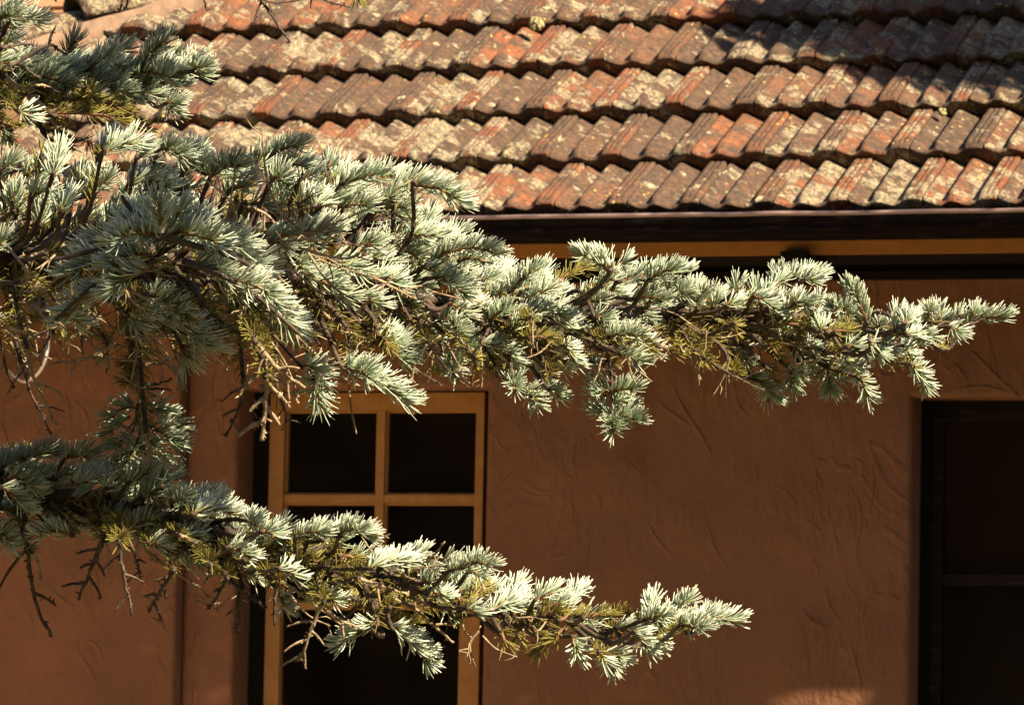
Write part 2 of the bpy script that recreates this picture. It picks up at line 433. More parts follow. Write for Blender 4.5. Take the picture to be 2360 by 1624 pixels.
# rolled front lip
bm = bmesh.new(); prev = None; rr = np.random.default_rng(8)
for i in range(60):
    x = XL+(XR-XL)*i/59; dz = rr.normal()*.0007
    ring = [bm.verts.new((x, gy+.0+.0065*math.cos(a), zt-.002+.0062*math.sin(a)+dz)) for a in np.linspace(0, 2*math.pi, 9)[:-1]]
    if prev:
        for q in range(8): bm.faces.new((prev[q], prev[(q+1) % 8], ring[(q+1) % 8], ring[q]))
    prev = ring
bmesh.ops.recalc_face_normals(bm, faces=bm.faces[:])
from_bm('gutter_lip', bm, M['rim'], gut, smooth=True)
bm = bmesh.new()                                       # riveted joint in the gutter
xj = on_y(1628, 520, gy)[0]
box(bm, xj-.012, xj+.012, gy-.0075, gy+.0, zb+.034, zt-.012)
from_bm('joint_strap', bm, M['gutter'], gut, bevel=.0015)
fy = gy+.112
zf1 = z_of(2050, 540, fy); zf0 = z_of(2050, 584, fy)
boxobj('fascia', (XL, XR, fy, fy+.022, zf0, zf1+.035), M['fascia'], house)
boxobj('fascia_bead', (XL, XR, fy-.012, fy-.0005, z_of(2050, 552, fy-.012), z_of(2050, 541, fy-.012)), M['gutter'], house, bevel=.002)
zs = zf0+.012
bm = bmesh.new(); nb = 5; yb0 = fy+.024; wv = (WY-.03-yb0)/nb
for i in range(nb): box(bm, XL, XR, yb0+i*wv, yb0+(i+1)*wv-.004, zs, zs+.02)
box(bm, XL, XR, yb0, WY+.3, zs+.024, zs+.03)
from_bm('soffit', bm, M['soffit'], house, bevel=.001)
zfr = z_of(2100, 643, WY-.03)
boxobj('frieze_beam', (lx+.002, XR, WY-.035, WY-.0005, zfr, zs-.002), M['dark'], house)
boxobj('frieze_bead', (lx+.002, XR, WY-.047, WY-.0355, zfr+.008, zfr+.022), M['dark'], house, bevel=.002)
# hanging bracket with a bright screw, and its strap up to the gutter
bx0, bx1 = on_y(1798, 610, fy-.03)[0], on_y(1860, 610, fy-.03)[0]
bz1, bz0 = z_of(1830, 579, fy-.03), z_of(1830, 640, fy-.03)
br = boxobj('eave_bracket', (bx0, bx1, fy-.032, fy+.16, bz0, bz1), M['dark'], house, bevel=.006)
bm = bmesh.new(); sc = on_y(1823, 609, fy-.036); bmesh.ops.create_uvsphere(bm, u_segments=12, v_segments=8, radius=.0065, matrix=Matrix.Translation(sc) @ Matrix.Diagonal((1, .5, 1, 1)))
from_bm('screw', bm, M['white'], br, smooth=True)

# ---- walls with openings
zTop = zfr+.05; zBot = GZ
def wx(px, py): return on_y(px, py, WY)[0]
wl0, wl1 = wx(546, 1100), wx(1119, 1100); wz1 = z_of(850, 893, WY); wz0 = wz1-1.25
rx0 = wx(2101, 1100); rz1 = z_of(2200, 915, WY); rz0 = rz1-1.5; rx1 = rx0+.8
def wall_panel(name, x0, x1, z0, z1, y, holes, th, mat, parent, label=None, bev=.016):
    xs = sorted({x0, x1} | {v for h_ in holes for v in h_[:2]}); zs_ = sorted({z0, z1} | {v for h_ in holes for v in h_[2:]})
    bm = bmesh.new(); g = {}
    for a in xs:
        for c in zs_: g[a, c] = bm.verts.new((a, y, c))
    for i in range(len(xs)-1):
        for j in range(len(zs_)-1):
            cx, cz = (xs[i]+xs[i+1])/2, (zs_[j]+zs_[j+1])/2
            if any(h_[0] < cx < h_[1] and h_[2] < cz < h_[3] for h_ in holes): continue
            bm.faces.new((g[xs[i], zs_[j]], g[xs[i+1], zs_[j]], g[xs[i+1], zs_[j+1]], g[xs[i], zs_[j+1]]))
    bmesh.ops.delete(bm, geom=[v for v in bm.verts if not v.link_faces], context='VERTS')
    ret = bmesh.ops.extrude_face_region(bm, geom=bm.faces[:])
    bmesh.ops.translate(bm, verts=[v for v in ret['geom'] if isinstance(v, bmesh.types.BMVert)], vec=(0, th, 0))
    bmesh.ops.recalc_face_normals(bm, faces=bm.faces[:])
    eg = [e for e in bm.edges if len(e.link_faces) == 2 and e.calc_face_angle(0) > 1.2 and all(abs(v.co.y-y) < 1e-5 for v in e.verts)]
    bmesh.ops.bevel(bm, geom=eg, offset=bev, segments=4, affect='EDGES', profile=.5)
    o = from_bm(name, bm, mat, parent, label)
    return o
lx = wx(429, 1000)
wall = wall_panel('wall', lx+.0005, XR, zBot, zTop, WY, [(wl0, wl1, wz0, wz1), (rx0, rx1, rz0, rz1)], .24, M['stucco'], house)
bay = wall_panel('wall_return', XL, lx, zBot, zTop, WY-.055, [], .29, M['stucco'], house, 'slightly proud stucco wall left of the window', bev=.012)
bm = bmesh.new()
rr = np.random.default_rng(77)
def merge(o, bm):
    for f in bm.faces: f.smooth = True
    t_ = bpy.data.meshes.new('tmp'); bm.to_mesh(t_); bm.free(); b2 = bmesh.new(); b2.from_mesh(o.data); b2.from_mesh(t_); b2.to_mesh(o.data); b2.free(); bpy.data.meshes.remove(t_)
def ridge(pts, h=.004, w=.012):
    A_ = smooth_poly([on_y(x, y, WY) for x, y in pts], 7); prev = None; N_ = len(A_)
    for i, p in enumerate(A_):
        t = A_[min(i+1, N_-1)]-A_[max(i-1, 0)]; t /= np.linalg.norm(t); sd_ = np.cross(t, np.array([0, 1, 0])); k_ = math.sin(math.pi*(i+.5)/N_)**.6*(.7+.5*rr.random())
        ring = [bm.verts.new(p + sd_*a*w*k_ + np.array([0, -b_*h*k_+.0006, 0])) for a, b_ in ((-1, 0), (-.35, .55), (.1, 1), (.3, .75), (.42, 0))]
        if prev:
            for q in range(4): bm.faces.new((prev[q], ring[q], ring[q+1], prev[q+1]))
        prev = ring
for pts in (((1540,868),(1575,940),(1620,1010),(1642,1060)), ((1500,915),(1560,960),(1600,985)), ((1950,1105),(1975,1150),(1985,1200),(1975,1250),(1972,1300)), ((2010,1070),(2012,1120),(2006,1180)),
            ((2225,795),(2270,840),(2310,880),(2350,915)), ((1620,1165),(1635,1225),(1650,1270),(1680,1310)), ((1845,1190),(1880,1215),(1895,1240)), ((1850,1400),(1870,1430),(1930,1450)), ((1955,1470),(1975,1540),(1985,1590)),
            ((1490,1200),(1520,1250),(1560,1290)), ((1870,1290),(1885,1310),(1878,1330)), ((1900,1350),(1915,1400),(1945,1440)), ((1740,1075),(1745,1110)), ((1220,1420),(1232,1460),(1228,1480)), ((1380,1140),(1385,1180)), ((2190,900),(2260,890),(2330,905)),
            ((1330,1010),(1320,1060),(1330,1110)), ((1780,1120),(1820,1140),(1835,1180)), ((1690,880),(1700,930),(1725,960))):
    ridge(pts, .0026+.0016*rr.random(), .009+.006*rr.random())
for _ in range(90):
    x, y = (1840+rr.normal()*45, 1225+rr.normal()*55) if _ < 60 else (1180+900*rr.random(), 950+620*rr.random())
    if 1130 < x < 2085: a = .9+.35*rr.normal(); l = 9+16*rr.random(); ridge(((x, y), (x+l*math.cos(a)*.5+3, y+l*math.sin(a)*.5), (x+l*math.cos(a), y+l*math.sin(a))), .0014, .006)
merge(wall, bm)
bm = bmesh.new()
_wy = WY; WY = WY-.055
for pts in (((95,1330),(130,1370),(170,1400)), ((175,1450),(180,1500),(205,1540),(235,1600)), ((200,1470),(225,1490),(240,1530)), ((60,1400),(75,1440),(70,1480)), ((150,900),(160,960),(150,1000)), ((170,920),(200,960),(205,1010)), ((215,1300),(225,1350),(220,1400)), ((345,1420),(370,1440),(395,1470))):
    ridge(pts, .003, .012)
for _ in range(30):
    x, y = 10+380*rr.random(), 900+700*rr.random(); a = 1.2+.35*rr.normal(); l = 9+16*rr.random(); ridge(((x, y), (x+l*math.cos(a)*.5+3, y+l*math.sin(a)*.5), (x+l*math.cos(a), y+l*math.sin(a))), .0013, .006)
WY = _wy
merge(bay, bm)
# dark room behind
bm = bmesh.new()
box(bm, XL, XR, 3.2, 3.3, zBot, zTop+.3); box(bm, XL, XL+.1, WY+.30, 3.199, zBot, zTop+.3); box(bm, XR-.1, XR, WY+.30, 3.199, zBot, zTop+.3); box(bm, XL+.101, XR-.101, WY+.30, 3.199, zTop+.31, zTop+.34)
box(bm, XL+.101, XR-.101, WY+.30, 3.199, zBot+.01, zBot+.05)
from_bm('inner_room', bm, M['interior'], house)

# ---- ochre window
def window_left():
    yf = WY+.115                                     # recess depth
    def X(px, y=yf): return on_y(px, 1250, y)[0]
    def Z(py, y=yf, px=870): return on_y(px, py, y)[2]
    m_ = M['orange']
    win = boxobj('window', (wl0+.001, X(614), yf+.02, yf+.10, wz0, wz1-.001), M['dark'], house, 'ochre timber window with small panes above one large pane')
    # the dark outer lining: left jamb above, plus head and right jamb
    boxobj('lining', (X(614)+.0005, wl1-.001, yf+.03, yf+.10, Z(900), wz1-.001), M['dark'], win)
    boxobj('lining', (X(1113), wl1-.001, yf+.02, yf+.10, wz0, Z(900)-.0005), M['dark'], win)
    x0, x1 = X(616), X(1110); g0, g1 = X(649), X(1092)
    zt_, zg = Z(905), Z(945); zm0, zm1 = Z(1158), Z(1139); zr0, zr1 = Z(1404), Z(1388); zl = wz0+.02
    bm = bmesh.new(); y0, y1 = yf, yf+.045
    box(bm, x0, g0, y0, y1, zl, zt_); box(bm, g1, x1, y0, y1, zr0, zt_); box(bm, g0+.0003, g1-.0003, y0, y1, zg, zt_)
    from_bm('sash_frame', bm, m_, win, bevel=.004)
    bm = bmesh.new(); c0, c1 = X(862), X(880)
    box(bm, c0, c1, y0+.006, y1-.004, zr1+.0003, zg-.0003); box(bm, g0+.0003, c0-.0003, y0+.008, y1-.004, zm0, zm1); box(bm, c1+.0003, g1-.0003, y0+.008, y1-.004, zm0, zm1)
    from_bm('glazing_bar', bm, m_, win, bevel=.004)
    bm = bmesh.new(); h0 = X(1062); h1 = X(1104)
    box(bm, g0+.0003, g1-.0003, y0+.004, y1, zr0, zr1)
    box(bm, h0, h0+(h1-h0)*.45, y0+.002, y1, zl, zr0-.0003); box(bm, h0+(h1-h0)*.45+.0003, x1, y0-.004, y1, zl, zr0-.0003); box(bm, g0+.0003, h0-.0003, y0, y1, zl-.04, zl)
    from_bm('lower_sash', bm, m_, win, bevel=.005)
    # beads round the glass, a slim second step
    bm = bmesh.new()
    for (a, c, d, e) in ((g0, c0, zm1, zg), (c1, g1, zm1, zg), (g0, c0, zr1, zm0), (c1, g1, zr1, zm0)):
        t = .006
        box(bm, a+.0005, a+t, y0+.018, y1-.006, d+.0005, e-.0005); box(bm, c-t, c-.0005, y0+.018, y1-.006, d+.0005, e-.0005)
        box(bm, a+t+.0003, c-t-.0003, y0+.018, y1-.006, d+.0005, d+t); box(bm, a+t+.0003, c-t-.0003, y0+.018, y1-.006, e-t, e-.0005)
    from_bm('glazing_bead', bm, m_, win, bevel=.0015)
    for (a, c, d, e) in ((g0, c0, zm1, zg), (c1, g1, zm1, zg), (g0, c0, zr1, zm0), (c1, g1, zr1, zm0), (g0, h0, zl, zr0)):
        boxobj('pane', (a-.004, c+.004, yf+.030, yf+.034, d-.004, e+.004), M['glass'], win, bevel=0)
    boxobj('sill', (wl0-.03, wl1+.03, WY-.04, yf+.1, wz0-.06, wz0-.001), m_, win)
window_left()
def window_right():
    yf = WY+.11
    def X(px, y=yf): return on_y(px, 1250, y)[0]
    def Z(py, y=yf, px=2250): return on_y(px, py, y)[2]
    bm = bmesh.new(); x0, x1 = rx0+.001, rx1-.001; t = .026
    box(bm, x0, x0+t, yf, yf+.09, rz0, rz1-.001); box(bm, x1-t, x1, yf, yf+.09, rz0, rz1-.001); box(bm, x0+t+.0003, x1-t-.0003, yf, yf+.09, rz1-t, rz1-.001)
    win = from_bm('window', bm, M['dark'], house, 'nearly black timber window cut by the right edge of the photo', bevel=.003)
    zr = Z(1335); bm = bmesh.new()
    a0, a1 = x0+t+.0005, x1-t-.0005
    box(bm, a0, a0+.03, yf+.02, yf+.06, rz0+.02, rz1-t-.0005); box(bm, a1-.03, a1, yf+.02, yf+.06, rz0+.02, rz1-t-.0005)
    box(bm, a0+.0303, a1-.0303, yf+.02, yf+.06, rz1-t-.03, rz1-t-.0005); box(bm, a0+.0303, a1-.0303, yf+.016, yf+.06, zr-.014, zr+.014); box(bm, a0+.0303, a1-.0303, yf+.02, yf+.06, rz0+.02, rz0+.05)
    from_bm('sash_frame', bm, M['gutter'], win, bevel=.003)
    boxobj('pane', (a0+.028, a1-.028, yf+.035, yf+.039, zr+.012, rz1-t-.028), M['glass'], win, bevel=0)
    boxobj('pane', (a0+.028, a1-.028, yf+.042, yf+.046, rz0+.048, zr-.012), M['glass'], win, bevel=0)
    boxobj('sill', (rx0-.03, rx1+.03, WY-.04, yf+.1, rz0-.06, rz0-.001), M['dark'], win)
window_right()
# white cable loop on the left wall
def tube(bm, pts, rads, n=8, cap=True):
    pts = [np.array(p, float) for p in pts]; prev = None; first = None; ref = np.array([.3, -.5, .81])
    for i, p in enumerate(pts):
        t = pts[min(i+1, len(pts)-1)]-pts[max(i-1, 0)]; t /= max(np.linalg.norm(t), 1e-9)
        a = np.cross(t, ref); a /= max(np.linalg.norm(a), 1e-6); b_ = np.cross(t, a)
        ring = [bm.verts.new(p+(a*math.cos(q)+b_*math.sin(q))*rads[i]) for q in np.linspace(0, 2*math.pi, n+1)[:-1]]
        if prev:
            for q in range(n): bm.faces.new((prev[q], prev[(q+1) % n], ring[(q+1) % n], ring[q]))
        else: first = ring
        prev = ring
    if cap: bm.faces.new(first[::-1]); bm.faces.new(prev)
boxobj('frieze_beam', (XL, lx+.0015, WY-.09, WY-.0555, zfr, zs-.002), M['dark'], house)
bm = bmesh.new()
pp = smooth_poly([on_y(*q) for q in ((60, 560, -.20), (100, 680, -.24), (112, 760, -.30), (110, 800, -.32), (101, 838, -.31), (84, 864, -.26), (58, 879, -.16), (36, 868, -.04), (20, 850, .10))], 6)
tube(bm, pp, [.0042]*len(pp), 8); bmesh.ops.recalc_face_normals(bm, faces=bm.faces[:])
from_bm('cable', bm, M['white'], house, 'white cable hanging in a loop under the eave', smooth=True)

# ---- neighbouring roof beyond the hip
nb_o = empty('neighbouring_house', (-6, 9, GZ), 'sunlit orange shingled roof glimpsed beyond the hip at the top left', 'house')
n0 = on_y(60, 60, 7.5)
bm = bmesh.new(); pn = R_(38); s2 = np.array([0, math.cos(pn), math.sin(pn)]); n2_ = np.array([0, -math.sin(pn), math.cos(pn)])
rr = np.random.default_rng(21); col = []
for k in range(-18, 12):
    x = -4.5 + (k % 2)*.08
    while x < 3.2:
        w_ = .15+.02*rr.random(); lift = .004*rr.random()
        a = n0 + np.array([x, 0, 0]) + s2*k*.12
        q = [a+n2_*(.022+lift), a+np.array([w_, 0, 0])+n2_*(.022+lift), a+np.array([w_, 0, 0])+s2*.14+n2_*.004, a+s2*.14+n2_*.004]
        t_ = [bm.verts.new(p) for p in q]; u_ = [bm.verts.new(p-n2_*.012) for p in q]
        bm.faces.new(t_); bm.faces.new(u_[::-1])
        for i in range(4): bm.faces.new((t_[i], u_[i], u_[(i+1) % 4], t_[(i+1) % 4]))
        x += w_+.002
M['shingle'] = mat_wood('orange_shingle', (.26,.125,.055), (.36,.19,.09), 9)
from_bm('roof', bm, M['shingle'], nb_o)
c = n0 + s2*-2.0
boxobj('wall', (c[0]-2.8, c[0]+2.9, c[1]+.5, c[1]+4.5, GZ, c[2]+.25), M['stucco'], nb_o, bevel=0)

# ================================================================ BLUE SPRUCE
UPV = np.array([0, 0, 1.0])
class Foliage:
    """collects needles; every needle is a slim three sided blade with a blunt point"""
    def __init__(s): s.V, s.F, s.al, s.rn, s.n = [], [], [], [], 0
    def add(s, base, d0, d1, L, w, rnd):
        N = len(base)
        if not N: return
        a = np.cross(d0, rng.normal(size=(N, 3))); a /= np.linalg.norm(a, axis=1, keepdims=True)
        b_ = np.cross(d0, a); b_ /= np.linalg.norm(b_, axis=1, keepdims=True)
        ts = (0, .3, .68, .93); ws = (.55, 1.0, .95, .55); rings = []
        ang = np.array([0, 2.094, 4.189])
        for t, ww in zip(ts, ws):
            c = base + (d0*t + (d1-d0)*t*t*.5)*L[:, None]
            for q in ang: rings.append(c + (a*math.cos(q)+b_*math.sin(q)*.8)*(w*ww*.5)[:, None])
        tip = base + (d0 + (d1-d0)*.5)*L[:, None]
        V = np.stack(rings+[tip], 1)                              # N,13,3
        f = []
        for r_ in range(3):
            for q in range(3): f.append((r_*3+q, r_*3+(q+1) % 3, r_*3+3+(q+1) % 3, r_*3+3+q))
        for q in range(3): f.append((9+q, 9+(q+1) % 3, 12, 12))
        f = np.array(f)
        s.F.append((f[None]+(np.arange(N)*13)[:, None, None]+s.n).reshape(-1, 4)); s.n += N*13
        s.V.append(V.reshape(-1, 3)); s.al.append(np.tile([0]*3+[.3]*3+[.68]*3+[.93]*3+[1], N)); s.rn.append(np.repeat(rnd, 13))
    def build(s, name, mat, parent):
        if not s.V: return
        F = np.concatenate(s.F); V = np.concatenate(s.V)
        quad = F[F[:, 2] != F[:, 3]]; tri = F[F[:, 2] == F[:, 3]][:, :3]
        me = bpy.data.meshes.new(name); me.vertices.add(len(V)); me.vertices.foreach_set('co', V.astype(np.float32).ravel())
        li = np.concatenate([quad.ravel(), tri.ravel()]).astype(np.int32)
        me.loops.add(len(li)); me.loops.foreach_set('vertex_index', li)
        st = np.concatenate([np.arange(len(quad))*4, len(quad)*4+np.arange(len(tri))*3]).astype(np.int32)
        me.polygons.add(len(st)); me.polygons.foreach_set('loop_start', st); me.polygons.foreach_set('use_smooth', np.ones(len(st), bool))
        for nm, a in (('along', s.al), ('shoot_tone', s.rn)):
            t = me.attributes.new(nm, 'FLOAT', 'POINT'); t.data.foreach_set('value', np.concatenate(a).astype(np.float32))
        me.update(calc_edges=True)
        return link(name, me, mat, parent)

def unit(v): return v/np.maximum(np.linalg.norm(v, axis=-1, keepdims=True), 1e-9)
def shoot_needles(fol, P, dens, L, w, up=.75, fwd=.95, rnd=.5, tip=True, bare_under=.72):
    """needles along a polyline P, swept forward and curled upward"""
    P = np.asarray(P); seg = np.linalg.norm(np.diff(P, axis=0), axis=1); cum = np.r_[0, np.cumsum(seg)]; Lt = cum[-1]
    N = max(4, int(dens*Lt)); t = rng.random(N)*Lt
    if tip: t[:max(14, N//7)] = Lt*(1-.06*rng.random(max(14, N//7))) if N > 20 else t[:max(14, N//7)]
    i = np.clip(np.searchsorted(cum, t, 'right')-1, 0, len(seg)-1); fr = ((t-cum[i])/seg[i])[:, None]
    base = P[i]*(1-fr)+P[i+1]*fr; T = unit(P[i+1]-P[i])
    rad = rng.normal(size=(N, 3)); rad -= T*(rad*T).sum(1, keepdims=True); rad = unit(rad)
    upp = UPV - T*(T@UPV)[:, None]
    low = (rad@UPV) < -.15
    flip = low & (rng.random(N) < bare_under)
    rad[flip] = unit(rad[flip] + 1.6*upp[flip] + .3*rng.normal(size=(flip.sum(), 3))); rad = unit(rad - T*(rad*T).sum(1, keepdims=True))
    near = (t > Lt*.9)[:, None]
    f_ = fwd*(.75+.5*rng.random((N, 1))) + near*rng.random((N, 1))*1.6
    d0 = unit(rad + T*f_)
    d1 = unit(d0 + UPV*up*(.5+.6*rng.random((N, 1))) + T*.35)
    LL = L*(.8+.35*rng.random(N))*(1-.22*np.clip(1-t/(.15*Lt+1e-6), 0, 1))
    fol.add(base + rad*.0012, d0, d1*1.0, LL, w*(.85+.3*rng.random(N)), np.full(N, rnd)+.25*(rng.random(N)-.5))

def arc(p0, p1, bend=0., n=8, wob=.0):
    p0, p1 = np.array(p0), np.array(p1); L = np.linalg.norm(p1-p0); t = np.linspace(0, 1, n)[:, None]
    return p0+(p1-p0)*t + UPV*(bend*L*4*t*(1-t)) + (rng.normal(size=(n, 3))*wob*L*np.sin(math.pi*t))

class Branch:
    def __init__(s, limb_px, rads, label=None):
        s.axis = smooth_poly([at(*q) for q in limb_px], 10); s.px = smooth_poly([(q[0], q[1], q[2]) for q in limb_px], 10)
        s.rad = np.interp(np.linspace(0, 1, len(s.axis)), np.linspace(0, 1, len(rads)), rads)
        s.axis = s.axis + rng.normal(size=s.axis.shape)*.003 + np.outer(np.ones(len(s.axis)), F_)*.06; s.rad = s.rad*np.where(s.px[:, 0] > 0, .52, .85)
        s.new, s.old = Foliage(), Foliage(); s.bk = bmesh.new(); s.tw = s.bk; s.mk = []; s.dead = []
        tube(s.bk, s.axis, s.rad*(1+.15*rng.normal(size=len(s.rad)).clip(-1, 1)), 8)
        s.label = label
    def near_dist(s, px, py):
        d = np.abs(s.px[:, 0]-px)+.5*np.abs(s.px[:, 1]-py); i = int(np.argmin(d)); return s.px[i, 2]
    def shoot(s, x0, y0, x1, y1, kind='n', dz=None, L=.024, connect=True, dzt=None, w=.00168, dens=2700, bend=None, rnd=None):
        D = s.near_dist(x0, y0)
        if dz is None: dz = rng.normal()*.07
        if dzt is None: dzt = dz + rng.normal()*.03
        p0, p1 = at(x0, y0, D+dz), at(x1, y1, D+dzt)
        if bend is None: bend = .05+.06*rng.random()
        d = p1-p0; Ln = np.linalg.norm(d); tipcut = min(.85*L, .5*Ln); p1 = p0+d*(1-tipcut/max(Ln, 1e-6))
        A = arc(p0, p1, bend, 9, .02)
        rnd = rng.random() if rnd is None else rnd
        if kind == 'n': shoot_needles(s.new, A, dens, L, w, rnd=rnd)
        elif kind == 'o': shoot_needles(s.old, A, dens*.62, L*.72, w*.82, rnd=rnd, up=.3)
        elif kind == 'm':
            shoot_needles(s.old, A[:6], dens*.7, L*.72, w*.85, rnd=rnd, up=.4, tip=False); shoot_needles(s.new, A[4:], dens, L, w, rnd=rnd)
        nf0 = len(s.bk.faces)
        tube(s.tw, A, np.linspace(.0022, .0013, len(A))*(1+.2*rng.normal(size=len(A)).clip(-1, 1)), 5)
        if kind != 'o' and rng.random() < .25:                    # buds
            for q in range(rng.integers(1, 3)):
                c = A[-1]+unit(A[-1]-A[-2])*.002+rng.normal(size=3)*.0018
                bmesh.ops.create_icosphere(s.tw, subdivisions=1, radius=.0026, matrix=Matrix.Translation(c))
        s.bk.faces.ensure_lookup_table()
        for fi in range(nf0, len(s.bk.faces)): s.bk.faces[fi].material_index = 1
        if connect:
            i = int(np.argmin(np.linalg.norm(s.px[:, :2]-np.array([x0-90-60*rng.random(), y0]), axis=1)))
            q = s.axis[i]; mid = (q+p0)/2 + np.array([0, .02, -.010]) + rng.normal(size=3)*.010
            Cn = smooth_poly([q, mid, p0, p0+(p1-p0)*.1], 5)
            tube(s.bk, Cn, np.linspace(.0030, .0018, len(Cn))*(1+.2*rng.normal(size=len(Cn)).clip(-1, 1)), 5)
            if rng.random() < .5: shoot_needles(s.old, Cn[3:], 250+450*rng.random(), L*.7, w*.8, rnd=rng.random(), up=.15, tip=False)
    def fan(s, x, y, ang, ln, n=3, spread=40, kind='n', **k):
        for i in range(n):
            a = R_(ang + (i-(n-1)/2)*spread + rng.normal()*6); l = ln*(.8+.4*rng.random())
            s.shoot(x, y, x+l*math.cos(a), y-l*math.sin(a), kind, **k)
    def fill(s, poly, n, ang=(10, 60), ln=(45, 95), kinds='nnno', back=(.02, .3), L=.023, **k):
        poly = np.array(poly, float); lo, hi = poly.min(0), poly.max(0); c = 0
        while c < n:
            p = lo+(hi-lo)*rng.random(2); ins = False; j = len(poly)-1
            for i in range(len(poly)):
                if (poly[i, 1] > p[1]) != (poly[j, 1] > p[1]) and p[0] < (poly[j, 0]-poly[i, 0])*(p[1]-poly[i, 1])/(poly[j, 1]-poly[i, 1])+poly[i, 0]: ins = not ins
                j = i
            if not ins: continue
            c += 1; a = R_(ang[0]+(ang[1]-ang[0])*rng.random()); l = ln[0]+(ln[1]-ln[0])*rng.random()
            s.shoot(p[0], p[1], p[0]+l*math.cos(a), p[1]-l*math.sin(a), kinds[rng.integers(len(kinds))], dz=back[0]+(back[1]-back[0])*rng.random(), L=L, **k)
    def twig(s, pts, sides=2, r=.0021, kind='dead', dz=None, pegs=1.0, back=None):
        D = s.near_dist(pts[0][0], pts[0][1]); dz = rng.normal()*.06-.03 if dz is None else dz
        bm = bmesh.new(); A = smooth_poly([at(x, y, D+dz+.01*i) for i, (x, y) in enumerate(pts)], 6)
        A += rng.normal(size=A.shape)*.00045
        def peg(A, r0):
            n = int(pegs*np.linalg.norm(A[-1]-A[0])/.005)
            for _ in range(n):
                i = rng.integers(0, len(A)-1); c = A[i]+(A[i+1]-A[i])*rng.random(); d = unit(rng.normal(size=3))
                tube(bm, [c, c+d*r0*1.9], [r0*.45, r0*.28], 4)
        rr_ = np.linspace(r, r*.45, len(A))*(1+.09*rng.normal(size=len(A)).clip(-1, 1)); rr_[-1] *= 1.35
        tube(bm, A, rr_, 6); peg(A, r)
        for q in range(sides):
            i = int(len(A)*(.25+.6*(q+.5*rng.random())/max(sides, 1))); i = min(i, len(A)-2); T = unit(A[i+1]-A[i])
            sd_ = unit(np.cross(T, F_))*(1 if q % 2 else -1)
            l = np.linalg.norm(A[-1]-A[0])*(.18+.22*rng.random())
            e = A[i]+(sd_*.8+T*.55-UPV*.1+F_*.25*rng.normal())*l
            S = smooth_poly([A[i], (A[i]+e)/2+sd_*l*.06, e-UPV*l*.05], 5)
            tube(bm, S, np.linspace(r*.65, r*.38, len(S))*(1+.09*rng.normal(size=len(S)).clip(-1, 1)), 5); peg(S, r*.7)
        s.dead.append((bm, 'dead' if kind == 'dead' else 'deadd'))
        # joins the limb
        i = int(np.argmin(np.linalg.norm(s.px[:, :2]-np.array([pts[0][0]-60, pts[0][1]]), axis=1)))
        Cn = smooth_poly([s.axis[i], (s.axis[i]+A[0])/2-UPV*.01, A[0], A[1]], 5); tube(s.bk, Cn, np.linspace(.0024, r, len(Cn)), 5); shoot_needles(s.old, Cn, 500, .017, .0015, rnd=rng.random(), up=.1, tip=False)
    def tangle(s, poly, n, L=(.03,.09), r=.0011, dz=(-.12,.12)):
        poly = np.array(poly, float); lo, hi = poly.min(0), poly.max(0); bm = bmesh.new() if not hasattr(s, 'tg') else s.tg
        s.tg = bm
        for _ in range(n):
            p = lo+(hi-lo)*rng.random(2); D = s.near_dist(p[0], p[1]); c = at(p[0], p[1], D+dz[0]+(dz[1]-dz[0])*rng.random())
            d = unit(rng.normal(size=3)*np.array([1, .6, .8])+np.array([.5, 0, -.5])); l = L[0]+(L[1]-L[0])*rng.random()
            A = smooth_poly([c, c+d*l*.5+rng.normal(size=3)*l*.08, c+d*l+rng.normal(size=3)*l*.12], 5)
            tube(bm, A, np.linspace(r*1.3, r*.7, len(A))*(1+.2*rng.normal(size=len(A)).clip(-1, 1)), 5)
            for _q in range(rng.integers(1, 4)):
                i = rng.integers(2, len(A)-1); e = A[i]+unit(d*.6+rng.normal(size=3)*.6)*l*.35
                tube(bm, [A[i], (A[i]+e)/2+rng.normal(size=3)*.002, e], [r*.8, r*.7, r*.5], 4)
            for _q in range(int(l/.006)):
                i = rng.integers(0, len(A)); e = A[i]+unit(rng.normal(size=3))*r*2.2; tube(bm, [A[i], e], [r*.5, r*.25], 4)
    def build(s, tree):
        b_ = from_bm('branch', s.bk, M['bark'], tree, s.label, smooth=True)
        b_.data.materials.append(M['twig'])
        s.new.build('needles', M['needle'], b_); s.old.build('old_needles', M['old'], b_)
        if hasattr(s, 'tg'): tag(from_bm('bare_twigs', s.tg, M['dead'], b_, smooth=True), kind='stuff')
        for bm, k in s.dead: from_bm('dead_twig', bm, M[k], b_, smooth=True)
        return b_

tree_base = at(-1500, 1200, 6.1); tree_base[2] = GZ
spruce = empty('blue_spruce', tuple(tree_base), 'blue spruce reaching in from the left with pale silvery needles and bare twigs', 'tree')
bm = bmesh.new(); tp = [tree_base+np.array([.02*math.sin(i), .02*math.cos(i*1.7), i*.45-.1]) for i in range(24)]
tube(bm, tp, [max(.2-.0085*i, .012) for i in range(24)], 14); bmesh.ops.recalc_face_normals(bm, faces=bm.faces[:])
from_bm('trunk', bm, M['bark'], spruce, smooth=True)

